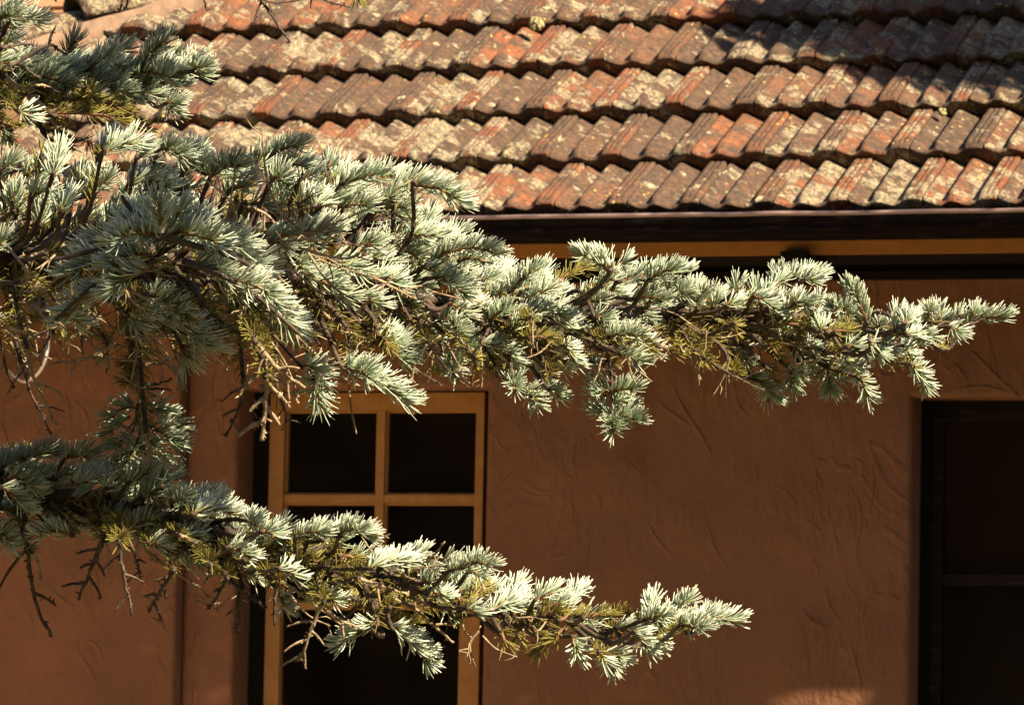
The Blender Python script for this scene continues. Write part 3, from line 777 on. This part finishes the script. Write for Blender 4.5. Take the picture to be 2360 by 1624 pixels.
# ---------- branch A: the big one across the middle
A = Branch([(-1480,640,6.1),(-700,600,5.95),(-200,585,5.8),(120,590,5.75),(420,610,5.8),(720,650,5.9),(980,690,6.05),(1250,705,6.18),(1500,718,6.28),(1750,728,6.36),(1950,742,6.42),(2150,748,6.46),(2260,742,6.48)],
           [.035,.026,.021,.017,.014,.012,.010,.008,.007,.006,.005,.0035,.002], 'long middle branch whose silvery tip points right')
S = A.shoot
NL = .0186
for q in [(2150,744,2345,728),(2230,748,2258,698),(2165,740,2168,700),(2140,742,2142,705),(2085,748,2108,722),(2060,765,2072,688),(2075,770,2112,715),(1998,748,1948,640),(1992,752,1905,698),
          (2185,752,2232,778),(2120,764,2165,788),(2090,770,2130,800),(2040,775,2050,838),(2000,785,2050,835),(2075,795,2115,845),(2100,840,2148,908),(1905,820,1918,930),(1975,868,2015,940),
          (1890,765,1895,735),(1840,835,1850,880),(1915,845,1955,880),(1900,850,1868,870),(1770,668,1912,628),(1840,650,1905,640),(1785,668,1795,606),(1742,690,1742,638),(1755,700,1775,655),(1694,680,1704,628),
          (1672,705,1702,690),(1735,682,1815,735),(1800,730,1858,668),(1868,745,1898,668),(1605,715,1622,655),(1575,705,1602,658),(1640,712,1668,672),(1860,800,1905,830),(1950,800,1985,790),(1930,760,1960,735),
          (2010,760,2035,745),(1780,700,1850,690),(1830,700,1890,700),(2000,800,1990,850)]:
    S(*q, L=NL)
for q in [(1745,765,1805,835),(1790,752,1885,748),(1820,750,1850,715),(1850,755,1880,718),(1640,755,1745,772),(1625,790,1618,860),(1770,850,1792,892),(1680,850,1705,865),(1720,770,1760,750),(1905,765,1985,765),
          (1690,745,1700,780),(1660,770,1620,800),(1960,765,1940,730),(1830,800,1870,850)]:
    S(*q, 'o', L=NL)
for q in [(1735,868,1805,935),(1950,830,1990,890),(1820,850,1835,915),(1690,790,1740,850),(1755,880,1775,935)]: S(*q, L=NL, dz=.12, rnd=1.0)  # shade of these shoots put in as darker needle colour
# mid part
for q in [(1405,628,1318,572),(1398,612,1372,572),(1412,620,1462,590),(1420,652,1612,622),(1490,650,1580,608),(1360,655,1455,695),(1380,662,1430,625),(1340,705,1400,690),(1172,682,1250,600),(1200,672,1268,632),(1100,650,1160,632),
          (1110,668,1150,625),(1215,690,1290,655),(1190,712,1255,692),(1208,722,1335,735),(1255,705,1350,735),(1230,735,1290,760),(1290,745,1335,765),(1475,708,1580,722),(1455,690,1560,690),(1500,668,1600,680),(1530,690,1610,700),
          (1088,765,1212,855),(1110,790,1215,840),(935,735,1030,790),(1015,740,1075,775),(1035,700,1100,740),(995,602,1172,580),(1060,600,1150,606),(975,615,1100,672),(1000,640,1098,690),(905,640,1000,672),(1060,720,1130,710),
          (1130,740,1180,700),(1180,760,1230,725),(1395,778,1495,772),(1425,815,1498,842),(1300,795,1338,855),(1240,765,1320,815),(1205,895,1252,950),(1262,895,1308,930),(1180,870,1190,912),(1320,765,1390,790),(1340,820,1380,850),
          (1450,735,1510,760),(1540,745,1590,770),(1370,730,1420,745)]:
    S(*q, L=.0190)
for q in [(1270,668,1380,602),(1140,660,1200,690),(1220,780,1300,780),(1150,800,1180,850),(1090,820,1100,870),(1500,760,1560,800),(1520,800,1590,830),(1380,760,1440,800),(1040,780,1080,830),(1450,780,1460,830)]: S(*q, 'o', L=.022)
for q in [(1410,962,1352,930),(1415,962,1488,972),(1412,955,1412,1010),(1408,905,1485,892),(1408,900,1350,912),(1410,930,1465,925),(1405,880,1365,880)]: S(*q, L=.021, dz=.05, connect=False, rnd=.9)
A.twig([(1395,780),(1408,860),(1412,985)], 3, .003, 'dark', dz=.05)
for q in [(880,795,965,815),(870,775,930,790),(900,815,950,835)]: S(*q, L=.024, dz=-.05, rnd=1.)
for q in [(785,842,970,940),(800,850,880,880),(720,865,742,968),(735,850,745,900),(690,840,760,860)]: S(*q, L=.025, dz=-.1, rnd=.7)
# left mass, top edge
LB = .0226
for q in [(565,392,718,322),(752,408,765,352),(640,392,735,372),(592,385,690,448),(485,408,570,372),(425,362,470,348),(362,345,455,368),(235,355,350,318),(225,345,300,318),(312,372,352,340),(120,408,142,322),(0,395,45,362),
          (55,412,118,368),(28,490,38,420),(90,520,108,430),(138,492,168,430),(205,450,262,402),(292,430,402,392),(325,462,415,415),(370,455,480,425),(245,512,335,468),(150,532,252,480),(318,528,412,468),(5,455,70,425),(70,455,125,430),
          (0,520,50,470),(180,420,215,400),(420,400,480,378),(500,420,560,395),(530,440,600,420),(620,420,670,395),(690,420,745,385),(770,420,800,380),(780,430,905,392),(850,420,945,395),(905,435,1000,405),(950,425,1100,482),(960,440,1040,430),
          (760,465,862,425),(780,480,880,470),(850,500,965,465),(835,515,968,492),(870,470,920,440),(940,545,1045,548),(905,545,1005,550),(880,575,1000,595),(700,535,810,520),(620,560,795,530),(690,575,770,520),(720,480,770,450),
          (690,470,740,440),(640,480,690,460),(580,470,640,480),(820,570,900,560),(840,590,940,620),(760,600,870,640),(700,600,790,650),(700,640,838,700),(640,580,720,640),(600,545,700,590),(860,640,950,670),(900,690,980,700),
          (830,680,900,720)]:
    S(*q, L=LB)
# drooping branch tip seen end on, arms radiating
for q in [(368,545,232,560),(270,548,160,585),(350,590,215,618),(240,600,115,645),(345,620,215,690),(240,665,118,760),(378,545,520,545),(430,540,545,580),(420,575,545,600),(520,585,645,648),(445,610,570,665),(540,645,680,722),(600,690,700,770),
          (370,520,360,430),(390,525,440,450),(350,525,290,460),(420,535,500,490),(330,535,250,500),(480,620,590,700),(560,590,640,610),(500,560,600,570),(640,700,700,790)]:
    S(*q, L=.0245, dz=-.22+.05*rng.normal(), connect=False, bend=.10, rnd=.25, dens=2800)
tube(A.bk, smooth_poly([at(300,560,5.78),at(350,552,5.6),at(375,545,5.55)],5), [.004]*11, 6)
for q in [((372,545),(230,575),(120,600)),((360,600),(230,650),(120,745)),((380,548),(530,590),(640,650)),((420,600),(560,660),(690,770)),((355,530),(300,480),(280,450))]:
    A.tw.verts.ensure_lookup_table(); tube(A.bk, smooth_poly([at(x, y, 5.57) for x, y in q], 6), np.linspace(.0034, .0016, 13), 6)
for q in [(355,718,525,820),(400,760,500,820),(300,700,360,730),(420,800,432,845),(290,720,330,760)]: S(*q, L=.027, dz=-.05, rnd=.1)
# fill behind: shaded depth of the branch
A.fill([(0,440),(200,400),(500,420),(900,450),(1040,560),(1100,680),(900,700),(500,640),(0,700)], 58, (5, 70), (60, 120), 'nnnno', (.03,.40), .026)
A.fill([(0,560),(350,600),(700,680),(900,740),(850,820),(600,780),(300,740),(0,800)], 62, (-50, 30), (50, 110), 'noooo', (-.12,.35), .024)
A.fill([(850,640),(1200,660),(1600,690),(2050,745),(2050,800),(1600,780),(1100,800),(850,780)], 38, (-70, 60), (40, 90), 'nnoo', (-.05,.30), .021)
A.fill([(950,600),(1250,660),(1600,670),(1650,720),(1300,730),(1000,690)], 20, (10, 60), (50, 90), 'n', (.0,.2), .0225)
A.fill([(900,760),(1500,760),(1500,830),(1100,860),(900,820)], 22, (-90, -10), (40, 80), 'noo', (-.05,.3), .021)
# dead twigs hanging from the middle branch
TW1 = [([(602,810),(612,870),(612,940),(605,1015)], 5, .0042, 'dead'), ([(585,780),(640,850),(705,895)], 3, .0030, 'dead'), ([(610,860),(660,890),(690,930)], 0, .0028, 'dead'), ([(520,770),(527,820),(523,855)], 1, .003, 'dead'),
       ([(245,790),(222,830),(210,858)], 0, .0026, 'dead'), ([(240,780),(252,830),(245,860)], 1, .0026, 'dark'), ([(60,790),(80,880),(130,980)], 3, .0034, 'dead'), ([(45,820),(70,900),(118,1000)], 2, .003, 'dark'),
       ([(0,790),(15,850),(32,895)], 1, .0026, 'dark'), ([(120,760),(150,810),(175,840)], 1, .0026, 'dead'), ([(190,720),(188,780),(190,815)], 0, .0022, 'dark'), ([(640,720),(700,790),(790,870),(860,900)], 3, .003, 'dead'),
       ([(700,680),(770,740),(850,790)], 2, .003, 'dead'), ([(780,600),(900,660),(960,690)], 2, .0032, 'dead'), ([(800,760),(830,820),(890,860)], 1, .0028, 'dead'), ([(930,830),(980,865),(1022,888)], 1, .0026, 'dead'),
       ([(885,800),(888,840),(888,870)], 0, .0024, 'dead'), ([(990,790),(1020,840),(1080,895)], 2, .0026, 'dark'), ([(1225,730),(1240,790),(1260,860)], 2, .0034, 'dark'), ([(1240,750),(1290,790),(1330,850)], 1, .0026, 'dark'),
       ([(1225,730),(1228,790),(1230,800)], 0, .0026, 'dead'), ([(1320,770),(1380,790),(1430,810)], 2, .0026, 'dark'), ([(1430,780),(1460,840),(1500,878)], 1, .0024, 'dead'), ([(1440,800),(1455,860),(1466,885)], 0, .0024, 'dead'),
       ([(1560,770),(1590,820),(1618,880)], 1, .0026, 'dead'), ([(1620,790),(1612,830),(1610,890)], 1, .0026, 'dead'), ([(1630,830),(1700,870),(1760,900)], 2, .0026, 'dark'), ([(560,860),(555,930),(520,1005)], 4, .0034, 'dark'),
       ([(640,900),(660,960),(650,990)], 2, .002, 'dark'), ([(320,770),(345,800),(362,812)], 0, .0026, 'dead'), ([(130,600),(60,590),(20,610)], 2, .0036, 'dead'), ([(20,640),(50,690),(45,760)], 3, .003, 'dead'),
       ([(100,690),(60,720),(30,760)], 2, .003, 'dead'), ([(560,470),(620,500),(640,540),(625,560)], 3, .003, 'dead'), ([(500,480),(520,520),(515,560)], 2, .003, 'dark'), ([(680,500),(678,560),(690,600)], 1, .003, 'dead'),
       ([(95,360),(115,400),(142,430)], 0, .0032, 'dead'), ([(860,560),(900,600),(960,640)], 2, .003, 'dead'), ([(740,700),(720,760),(740,800)], 2, .003, 'dark'), ([(1140,840),(1160,880),(1180,900)], 1, .002, 'dark')]
for j_, (p, s_, r_, k_) in enumerate(TW1): A.twig(p, s_, r_*(.95 if j_ < 3 else .66), k_, dz=-.38 if j_ < 3 else None)
# hanging tuft at left, its shade put into darker needles
for q in [(312,935,225,975),(300,960,222,1020),(330,930,400,960),(345,945,440,1000),(335,980,438,1045),(310,990,240,1050),(320,1010,290,1085),(335,1010,400,1075),(322,1000,345,1080),(318,930,310,1000)]: S(*q, L=.022, dz=.16, connect=False, rnd=1.0, bend=.08, dens=1900)
A.twig([(305,760),(318,880),(325,1040)], 0, .0024, 'dark', dz=.16)
A.twig([(310,800),(290,850),(262,885)], 2, .0024, 'dead', dz=.1); A.twig([(312,860),(340,900),(375,925)], 1, .0026, 'dead', dz=.1); A.twig([(318,840),(350,838),(382,836)], 0, .0022, 'dark', dz=.1)
A.twig([(325,888),(360,885),(395,875)], 0, .002, 'dark', dz=.14); A.twig([(325,893),(360,896),(395,898)], 0, .002, 'dark', dz=.14); A.twig([(335,980),(342,1030),(345,1065)], 1, .0026, 'dead', dz=.0)
for q in [(310,820,270,850),(312,850,290,895),(310,790,350,830),(315,870,265,880)]: S(*q, 'o', L=.020, dz=.12, connect=False)
A.tangle([(0,560),(330,560),(330,790),(0,790)], 42, (.025,.07), dz=(-.2,.15)); A.tangle([(560,660),(1100,660),(1100,840),(560,840)], 34, (.025,.07), .001, dz=(-.1,.15))
A.tangle([(480,450),(720,450),(720,600),(480,600)], 26, dz=(-.3,-.05)); A.tangle([(1100,740),(1900,740),(1900,830),(1100,830)], 22, (.02,.05), .0008); A.tangle([(190,740),(420,740),(420,840),(190,840)], 20)
A.fill([(-900,470),(-20,430),(-20,760),(-900,700)], 110, (-40, 50), (70, 130), 'nnnno', (-.15,.35), .025)
A.build(spruce)

# ---------- branch B: the lower one
B = Branch([(-1480,960,6.1),(-700,1040,6.08),(-150,1100,6.0),(120,1140,5.92),(330,1185,5.80),(560,1250,5.68),(780,1310,5.64),(980,1355,5.66),(1180,1395,5.70),(1380,1425,5.76),(1550,1435,5.80),(1640,1434,5.84)],
           [.030,.022,.017,.013,.011,.009,.008,.0065,.0055,.0045,.0035,.002], 'lower branch ending in a pale tip over the stucco wall')
S = B.shoot
for q in [(0,1120,85,1192),(10,1100,110,1128),(0,1170,60,1200),(175,1118,248,1092),(125,1105,205,1085),(418,1172,530,1140),(450,1160,520,1128),(440,1185,572,1188),(395,1212,512,1240),(420,1235,500,1260),(168,1232,62,1228),(180,1225,100,1205),
          (475,1268,622,1345),(520,1262,600,1290),(555,1250,590,1280),(680,1240,770,1218),(720,1230,790,1215),(735,1245,885,1232),(780,1235,860,1215),(640,1310,705,1340),(850,1310,960,1285),(890,1300,1030,1310),(930,1290,1000,1262),(865,1330,965,1330),
          (1030,1320,1152,1298),(1080,1315,1130,1340),(1020,1340,1090,1348),(1105,1375,1165,1345),(1160,1380,1218,1325),(1175,1385,1215,1370),(1160,1405,1245,1395),(1130,1410,1200,1385),(1070,1400,1128,1420),(1230,1385,1300,1352),(1305,1400,1352,1345),
          (1260,1400,1320,1375),(1495,1430,1508,1356),(1530,1430,1610,1362),(1590,1434,1732,1428),(1560,1445,1640,1448),(1445,1445,1535,1432),(1480,1430,1560,1415),(1540,1440,1620,1420),(1420,1445,1500,1460),(1500,1460,1530,1500),(1460,1455,1515,1520),
          (1320,1465,1338,1535),(1392,1480,1424,1572),(1380,1500,1400,1540),(1410,1500,1450,1530),(900,1440,1012,1550),(920,1450,985,1500),(870,1432,758,1500),(850,1445,790,1470),(960,1480,1005,1520),(745,1375,800,1390),(690,1350,745,1380),(640,1365,668,1420),
          (1600,1432,1660,1412),(340,1250,400,1265),(570,1200,600,1215),(600,1225,660,1235),(985,1370,1050,1380),(1340,1440,1400,1470),(1020,1290,1060,1295)]:
    S(*q, L=.0180, rnd=.5*rng.random())
for q in [(1285,1430,1360,1405),(1340,1425,1440,1412),(1400,1432,1470,1415),(1250,1420,1310,1405),(1150,1420,1180,1470),(1190,1435,1195,1500),(1215,1440,1260,1480),(1290,1455,1210,1530),(1150,1450,1178,1515),(1300,1450,1250,1500),
          (880,1430,980,1440),(820,1400,900,1420),(690,1300,760,1290),(780,1280,850,1290),(560,1290,640,1310)]:
    S(*q, 'o', L=.022)
for q in [(0,1080,70,1042),(50,1060,165,1040),(150,1055,238,1058),(300,1165,430,1082),(330,1150,400,1100),(0,1240,42,1262),(0,1220,30,1255),(330,1230,450,1290),(400,1270,470,1310),(230,1200,330,1215),(600,1260,700,1262),(160,1150,280,1180),
          (420,1250,480,1320),(100,1200,200,1215),(250,1140,340,1160)]:
    S(*q, L=.0225, dz=.05, rnd=.95)
B.fill([(0,1050),(200,1080),(420,1160),(700,1230),(900,1300),(850,1370),(600,1310),(300,1240),(0,1230)], 66, (-25, 45), (50, 100), 'nnnno', (.0,.35), .021, rnd=.95)  # fill coloured darker to deepen the shade of the branch
B.fill([(800,1290),(1100,1350),(1500,1420),(1450,1460),(1100,1430),(800,1390)], 16, (-60, 60), (40, 80), 'nnoo', (-.03,.25), .021)
TW2 = [([(55,1190),(65,1280),(80,1380),(115,1465)], 2, .0042, 'dark'), ([(70,1270),(90,1300),(95,1350)], 0, .0026, 'dead'), ([(240,1240),(215,1300),(180,1380)], 5, .0038, 'dark'), ([(275,1250),(285,1320),(305,1418)], 3, .003, 'dark'),
       ([(290,1230),(315,1290),(325,1338)], 3, .0026, 'dark'), ([(245,1240),(252,1290),(252,1308)], 0, .0024, 'dead'), ([(275,1200),(330,1260),(390,1310),(462,1355)], 1, .0034, 'dead'), ([(400,1310),(370,1360),(342,1410)], 4, .0034, 'dark'),
       ([(410,1230),(450,1250),(485,1260)], 0, .003, 'dead'), ([(525,1330),(505,1370),(482,1402)], 1, .003, 'dark'), ([(520,1330),(570,1370),(615,1400)], 2, .0032, 'dark'), ([(560,1350),(550,1410),(547,1455)], 1, .003, 'dark'),
       ([(640,1340),(632,1400),(632,1440)], 0, .0026, 'dark'), ([(620,1320),(680,1360),(750,1410)], 2, .003, 'dead'), ([(745,1385),(720,1440),(700,1500),(690,1520)], 5, .0030, 'dead'), ([(740,1400),(790,1430),(830,1445)], 1, .0028, 'dead'),
       ([(880,1370),(950,1400),(1000,1440),(1045,1480)], 2, .0028, 'dead'), ([(1060,1420),(1070,1450),(1085,1470)], 0, .0024, 'dead'), ([(1220,1430),(1230,1450),(1235,1462)], 0, .0022, 'dead'), ([(820,1330),(880,1350),(940,1370)], 1, .003, 'dead'),
       ([(485,1300),(480,1330),(470,1345)], 0, .0022, 'dark'), ([(900,1400),(860,1430),(830,1460)], 2, .0028, 'dark')]
for p, s_, r_, k_ in TW2: B.twig(p, s_, r_*.78, k_)
B.tangle([(350,1200),(1050,1300),(1050,1420),(350,1300)], 20, (.025,.06), .0009, (-.02,.2)); B.tangle([(1050,1400),(1500,1400),(1500,1470),(1050,1470)], 9, (.02,.04), .0008)
B.fill([(-900,960),(-20,1050),(-20,1230),(-900,1120)], 70, (-40, 40), (70, 120), 'nnnno', (-.1,.3), .023)
B.build(spruce)

# ---------- branch C: upper left
Cb = Branch([(-1480,300,6.2),(-700,230,6.2),(-200,180,6.2),(60,180,6.2),(220,175,6.25),(360,172,6.3),(440,175,6.32)], [.028,.02,.014,.010,.007,.004,.002], 'short upper branch hanging over the roof')
S = Cb.shoot
for q in [(0,25,65,12),(20,50,125,45),(0,70,60,62),(0,105,45,88),(205,160,322,95),(215,150,280,110),(330,150,402,68),(375,160,428,112),(420,158,492,120),(440,165,490,145),(345,205,420,275),(380,240,420,235),(60,165,75,120),(0,150,70,150),
          (30,160,75,125),(110,225,122,195),(40,255,88,285),(100,250,125,225),(60,235,90,260),(0,45,50,30)]:
    S(*q, L=.0225, rnd=.3*rng.random())
for q in [(150,140,185,62)]: S(*q, 'm', L=.0215)
for q in [(60,160,210,165),(100,180,260,160),(150,200,300,190),(220,180,380,165),(280,190,420,175),(340,185,502,165),(320,200,450,200),(60,190,180,195),(200,215,320,215),(290,210,400,225),(110,210,220,230),(250,200,340,240),(0,205,80,190),(0,240,60,220),(0,290,20,330)]:
    S(*q, L=.0225, dz=.02, rnd=1.)  # shaded bulk, its darkness set through the needle colour
for q in [(180,225,330,270),(120,265,320,285),(200,255,372,315),(190,205,225,235),(150,240,250,250),(230,240,310,250),(0,280,60,300)]: S(*q, 'o', L=.022, dz=-.06, rnd=.2)
Cb.fill([(0,150),(250,150),(440,160),(430,200),(250,230),(0,240)], 46, (-15, 30), (50, 90), 'nnn', (.0,.25), .0225)
for p, s_, r_, k_ in [([(0,175),(60,215),(110,260),(140,310)], 2, .0062, 'dead'), ([(0,165),(50,140),(112,104),(150,125)], 2, .0042, 'dark'), ([(0,112),(40,102),(78,104)], 1, .0034, 'dark'), ([(140,310),(190,322),(225,325)], 3, .003, 'dark'),
                      ([(110,260),(180,230),(145,222)], 1, .003, 'dead'), ([(120,262),(200,262),(280,275)], 1, .003, 'dead'), ([(60,215),(90,195),(140,215)], 1, .003, 'dead'), ([(130,240),(90,290),(95,300)], 1, .002, 'dark')]:
    Cb.twig(p, s_, r_*.66, k_, dz=-.05)
for q in [(150,330,175,360),(200,320,210,355)]: S(*q, 'o', L=.02)
Cb.fill([(-900,160),(-20,110),(-20,290),(-900,300)], 60, (-30, 50), (70, 120), 'nnnno', (-.1,.3), .023)
Cb.build(spruce)

# ---------- branch D: just above the picture, only its twigs hang in
Db = Branch([(-1480,-120,6.1),(-600,-180,6.1),(0,-170,6.0),(500,-150,6.0),(900,-130,6.05),(1200,-140,6.1)], [.03,.022,.014,.010,.006,.003], 'branch above the frame with a few bare twigs hanging in')
Db.fill([(500,-260),(1200,-230),(1200,-150),(500,-150)], 14, (-5, 60), (60, 120), 'nnn', (.55,.85), .024)
for p, s_, r_ in [([(560,-120),(590,-20),(630,40),(668,98)], 1, .0034), ([(270,-100),(280,0),(275,28)], 0, .0026), ([(300,-100),(295,0),(285,22)], 0, .0026), ([(460,-100),(470,0),(478,20)], 0, .0026), ([(560,-60),(620,5),(740,-10)], 1, .0022),
                  ([(700,-60),(740,-5),(805,16)], 1, .003), ([(120,-100),(128,-20),(130,2)], 0, .0024)]:
    Db.twig(p, s_, r_*.66, 'dark', dz=-.05)
for q in [(815,-30,830,22),(845,-40,842,5),(905,-40,925,8)]: Db.shoot(*q, 'o', L=.02)
Db.build(spruce)

# ---------- branch E: unseen limb added to block sun; its tufts shade chosen left spots
sun_block_pts = [(at(x, y, d)+SUN*t, r_, n_) for x, y, d, t, r_, n_ in ((180,720,5.6,.95,.08,30),(290,670,5.6,.98,.065,20),(430,730,5.7,1.0,.05,12),(560,720,5.7,1.0,.05,9),(600,480,5.9,1.0,.05,9),(230,215,6.3,.9,.08,16),(60,190,6.3,.95,.09,16),(100,1180,5.9,1.25,.10,22),(330,1160,5.8,1.2,.08,16),(560,1290,5.7,1.3,.05,8),(60,560,5.9,.95,.09,16),(880,800,6.0,1.1,.04,6),(250,780,5.8,1.0,.08,10))]
shade_limb = Branch([(-1480,-900,6.1),(-600,-1150,6.0),(200,-1250,5.8),(900,-1200,5.6),(1500,-1100,5.5)], [.04,.03,.02,.012,.006])
cen = np.mean([k[0] for k in sun_block_pts], 0)
for c_, r_, n_ in sun_block_pts:
    i_ = int(np.argmin(np.linalg.norm(shade_limb.axis-c_, axis=1))); tube(shade_limb.bk, smooth_poly([shade_limb.axis[i_], (shade_limb.axis[i_]+c_)/2+UPV*.03, c_], 5), np.linspace(.006, .003, 11), 5)
    for _ in range(n_):
        q0 = c_+rng.normal(size=3)*r_*.35; q1 = q0+unit(rng.normal(size=3)+np.array([.5, 0, .2]))*r_*.8
        tube(shade_limb.bk, smooth_poly([c_, (c_+q0)/2, q0, q1], 3), np.linspace(.002, .0012, 10), 4); shoot_needles(shade_limb.new, arc(q0, q1, .05), 1900, .024, .002, rnd=.5)
shade_limb.build(spruce)

# ================================================================ GARDEN TREE to the right, out of the picture: its crown shades the roof
def leaf_cloud(lobes, n, size):
    c = np.array([l[0] for l in lobes]); rd = np.array([l[1] for l in lobes]); pr = rd**2/np.sum(rd**2)
    k = rng.choice(len(lobes), n, p=pr); d = unit(rng.normal(size=(n, 3))); P_ = c[k] + d*(rd[k]*rng.random(n)**.45)[:, None]
    a = unit(rng.normal(size=(n, 3))); b_ = unit(np.cross(a, rng.normal(size=(n, 3)))); s_ = size*(.7+.6*rng.random(n))[:, None]
    cc = np.cross(a, b_)
    V = np.stack([P_-a*s_, P_-b_*s_*.45+cc*s_*.1, P_+a*s_, P_+b_*s_*.45+cc*s_*.1], 1).reshape(-1, 3)
    return V, np.arange(n*4).reshape(-1, 4), np.tile([0, .5, 1, .5], n), np.repeat(rng.random(n), 4)
def shade_pt(px, py, t): return on_plane(px, py, nr*.03, nr) + SUN*t
tb = np.array([5.3, -2.3, GZ])
gt = empty('garden_tree', tuple(tb), 'leafy tree standing right of the frame whose shadow falls on the roof', 'tree')
lobes = [(shade_pt(px, py, 2.9+.3*random.random()), rd) for px, py, rd in ((2330,125,.26),(2200,100,.24),(2080,60,.24),(2100,90,.17),(1960,50,.17),(1760,30,.13),(1700,90,.05),(1800,85,.06),(1880,30,.16),(1990,60,.13),(2080,10,.28),(2150,110,.13),(2240,60,.27),(2350,140,.14),(2420,70,.32),(2150,-240,.60),(1930,-160,.35),(2500,-120,.6),(2450,-420,.8))]
V_, F2, al, rn = leaf_cloud(lobes, 46000, .032)
# unseen leaf slab added to block sun from the wall foot, with one gap
n = 12000; wy = rng.random(n); X_ = -2.0 + 4.3*rng.random(n); onbay = X_ < lx; yw = np.where(onbay | ((X_ < lx+.16) & (rng.random(n) < .5)), WY-.055, WY)
ez = zt-.022+SUN[2]/SUN[1]*(yw-gy)
Z_ = ez-.012-.62*wy; g0_, g1_ = on_y(1775, 1600, WY)[0], on_y(2005, 1600, WY)[0]
keep = ~((X_ > g0_) & (X_ < g1_) & (Z_ > ez-.16-.04*np.sin(X_*40)))
P3 = np.stack([X_, yw, Z_], 1)[keep]; n3 = len(P3); P3 = P3 + SUN*(4.6+1.1*rng.random(n3))[:, None]
a1 = unit(rng.normal(size=(n3, 3))); b1 = unit(np.cross(a1, rng.normal(size=(n3, 3))))
V3 = np.stack([P3-a1*.034, P3-b1*.017, P3+a1*.034, P3+b1*.017], 1).reshape(-1, 3)
V_ = np.concatenate([V_, V3]); F2 = np.arange(len(V_)).reshape(-1, 4); al = np.concatenate([al, np.tile([0, .5, 1, .5], n3)]); rn = np.concatenate([rn, np.repeat(rng.random(n3), 4)])
blocker_axis = [np.array([x, WY, -1.62])+SUN*5.2 for x in (2.3, 1.2, 0, -1, -2)]
link('crown_and_sun_blocker', np_mesh('crown_and_sun_blocker', V_, F2, None, dict(along=al, shoot_tone=rn), smooth=False), M['leaf'], gt)
bm = bmesh.new(); top = lobes[-1][0]
tube(bm, smooth_poly([tb-UPV*.1, tb+UPV*2.0+np.array([.1, 0, 0]), (tb+top)/2+np.array([.3, 0, .8]), top], 8), np.linspace(.12, .03, 25), 10)
tube(bm, smooth_poly([tb+UPV*2.4+np.array([.1, 0, 0])]+blocker_axis, 6), np.linspace(.05, .01, 31), 7)  # added limb that carries the sun blocking leaf slab
for l in lobes[:-1]: tube(bm, smooth_poly([top-np.array([0, 0, .2]), (top+l[0])/2+rng.normal(size=3)*.06, l[0]], 4), np.linspace(.02, .006, 9), 5)
bmesh.ops.recalc_face_normals(bm, faces=bm.faces[:]); from_bm('trunk', bm, M['bark'], gt, smooth=True)

# ================================================================ dark wood behind the photographer (what the window glass reflects)
n = 46000; a = rng.random(n)*math.pi*1.5 - math.pi*1.25; rd = 26+5*rng.random(n)
P_ = np.stack([CAM[0]*.5+rd*np.cos(a), CAM[1]*.5+rd*np.sin(a), GZ + 20*rng.random(n)**1.6*(.75+.25*np.sin(a*17))], 1)
a1 = unit(rng.normal(size=(n, 3))); b1 = unit(np.cross(a1, rng.normal(size=(n, 3)))); s_ = (.45+.5*rng.random(n))[:, None]
V_ = np.stack([P_-a1*s_, P_-b1*s_*.6, P_+a1*s_, P_+b1*s_*.6], 1).reshape(-1, 3)
wd = link('distant_wood', np_mesh('distant_wood', V_, np.arange(n*4).reshape(-1, 4), None, dict(along=np.tile([0, .5, 1, .5], n), shoot_tone=np.repeat(rng.random(n), 4)), smooth=False), M['leaf'])
tag(wd, kind='stuff')
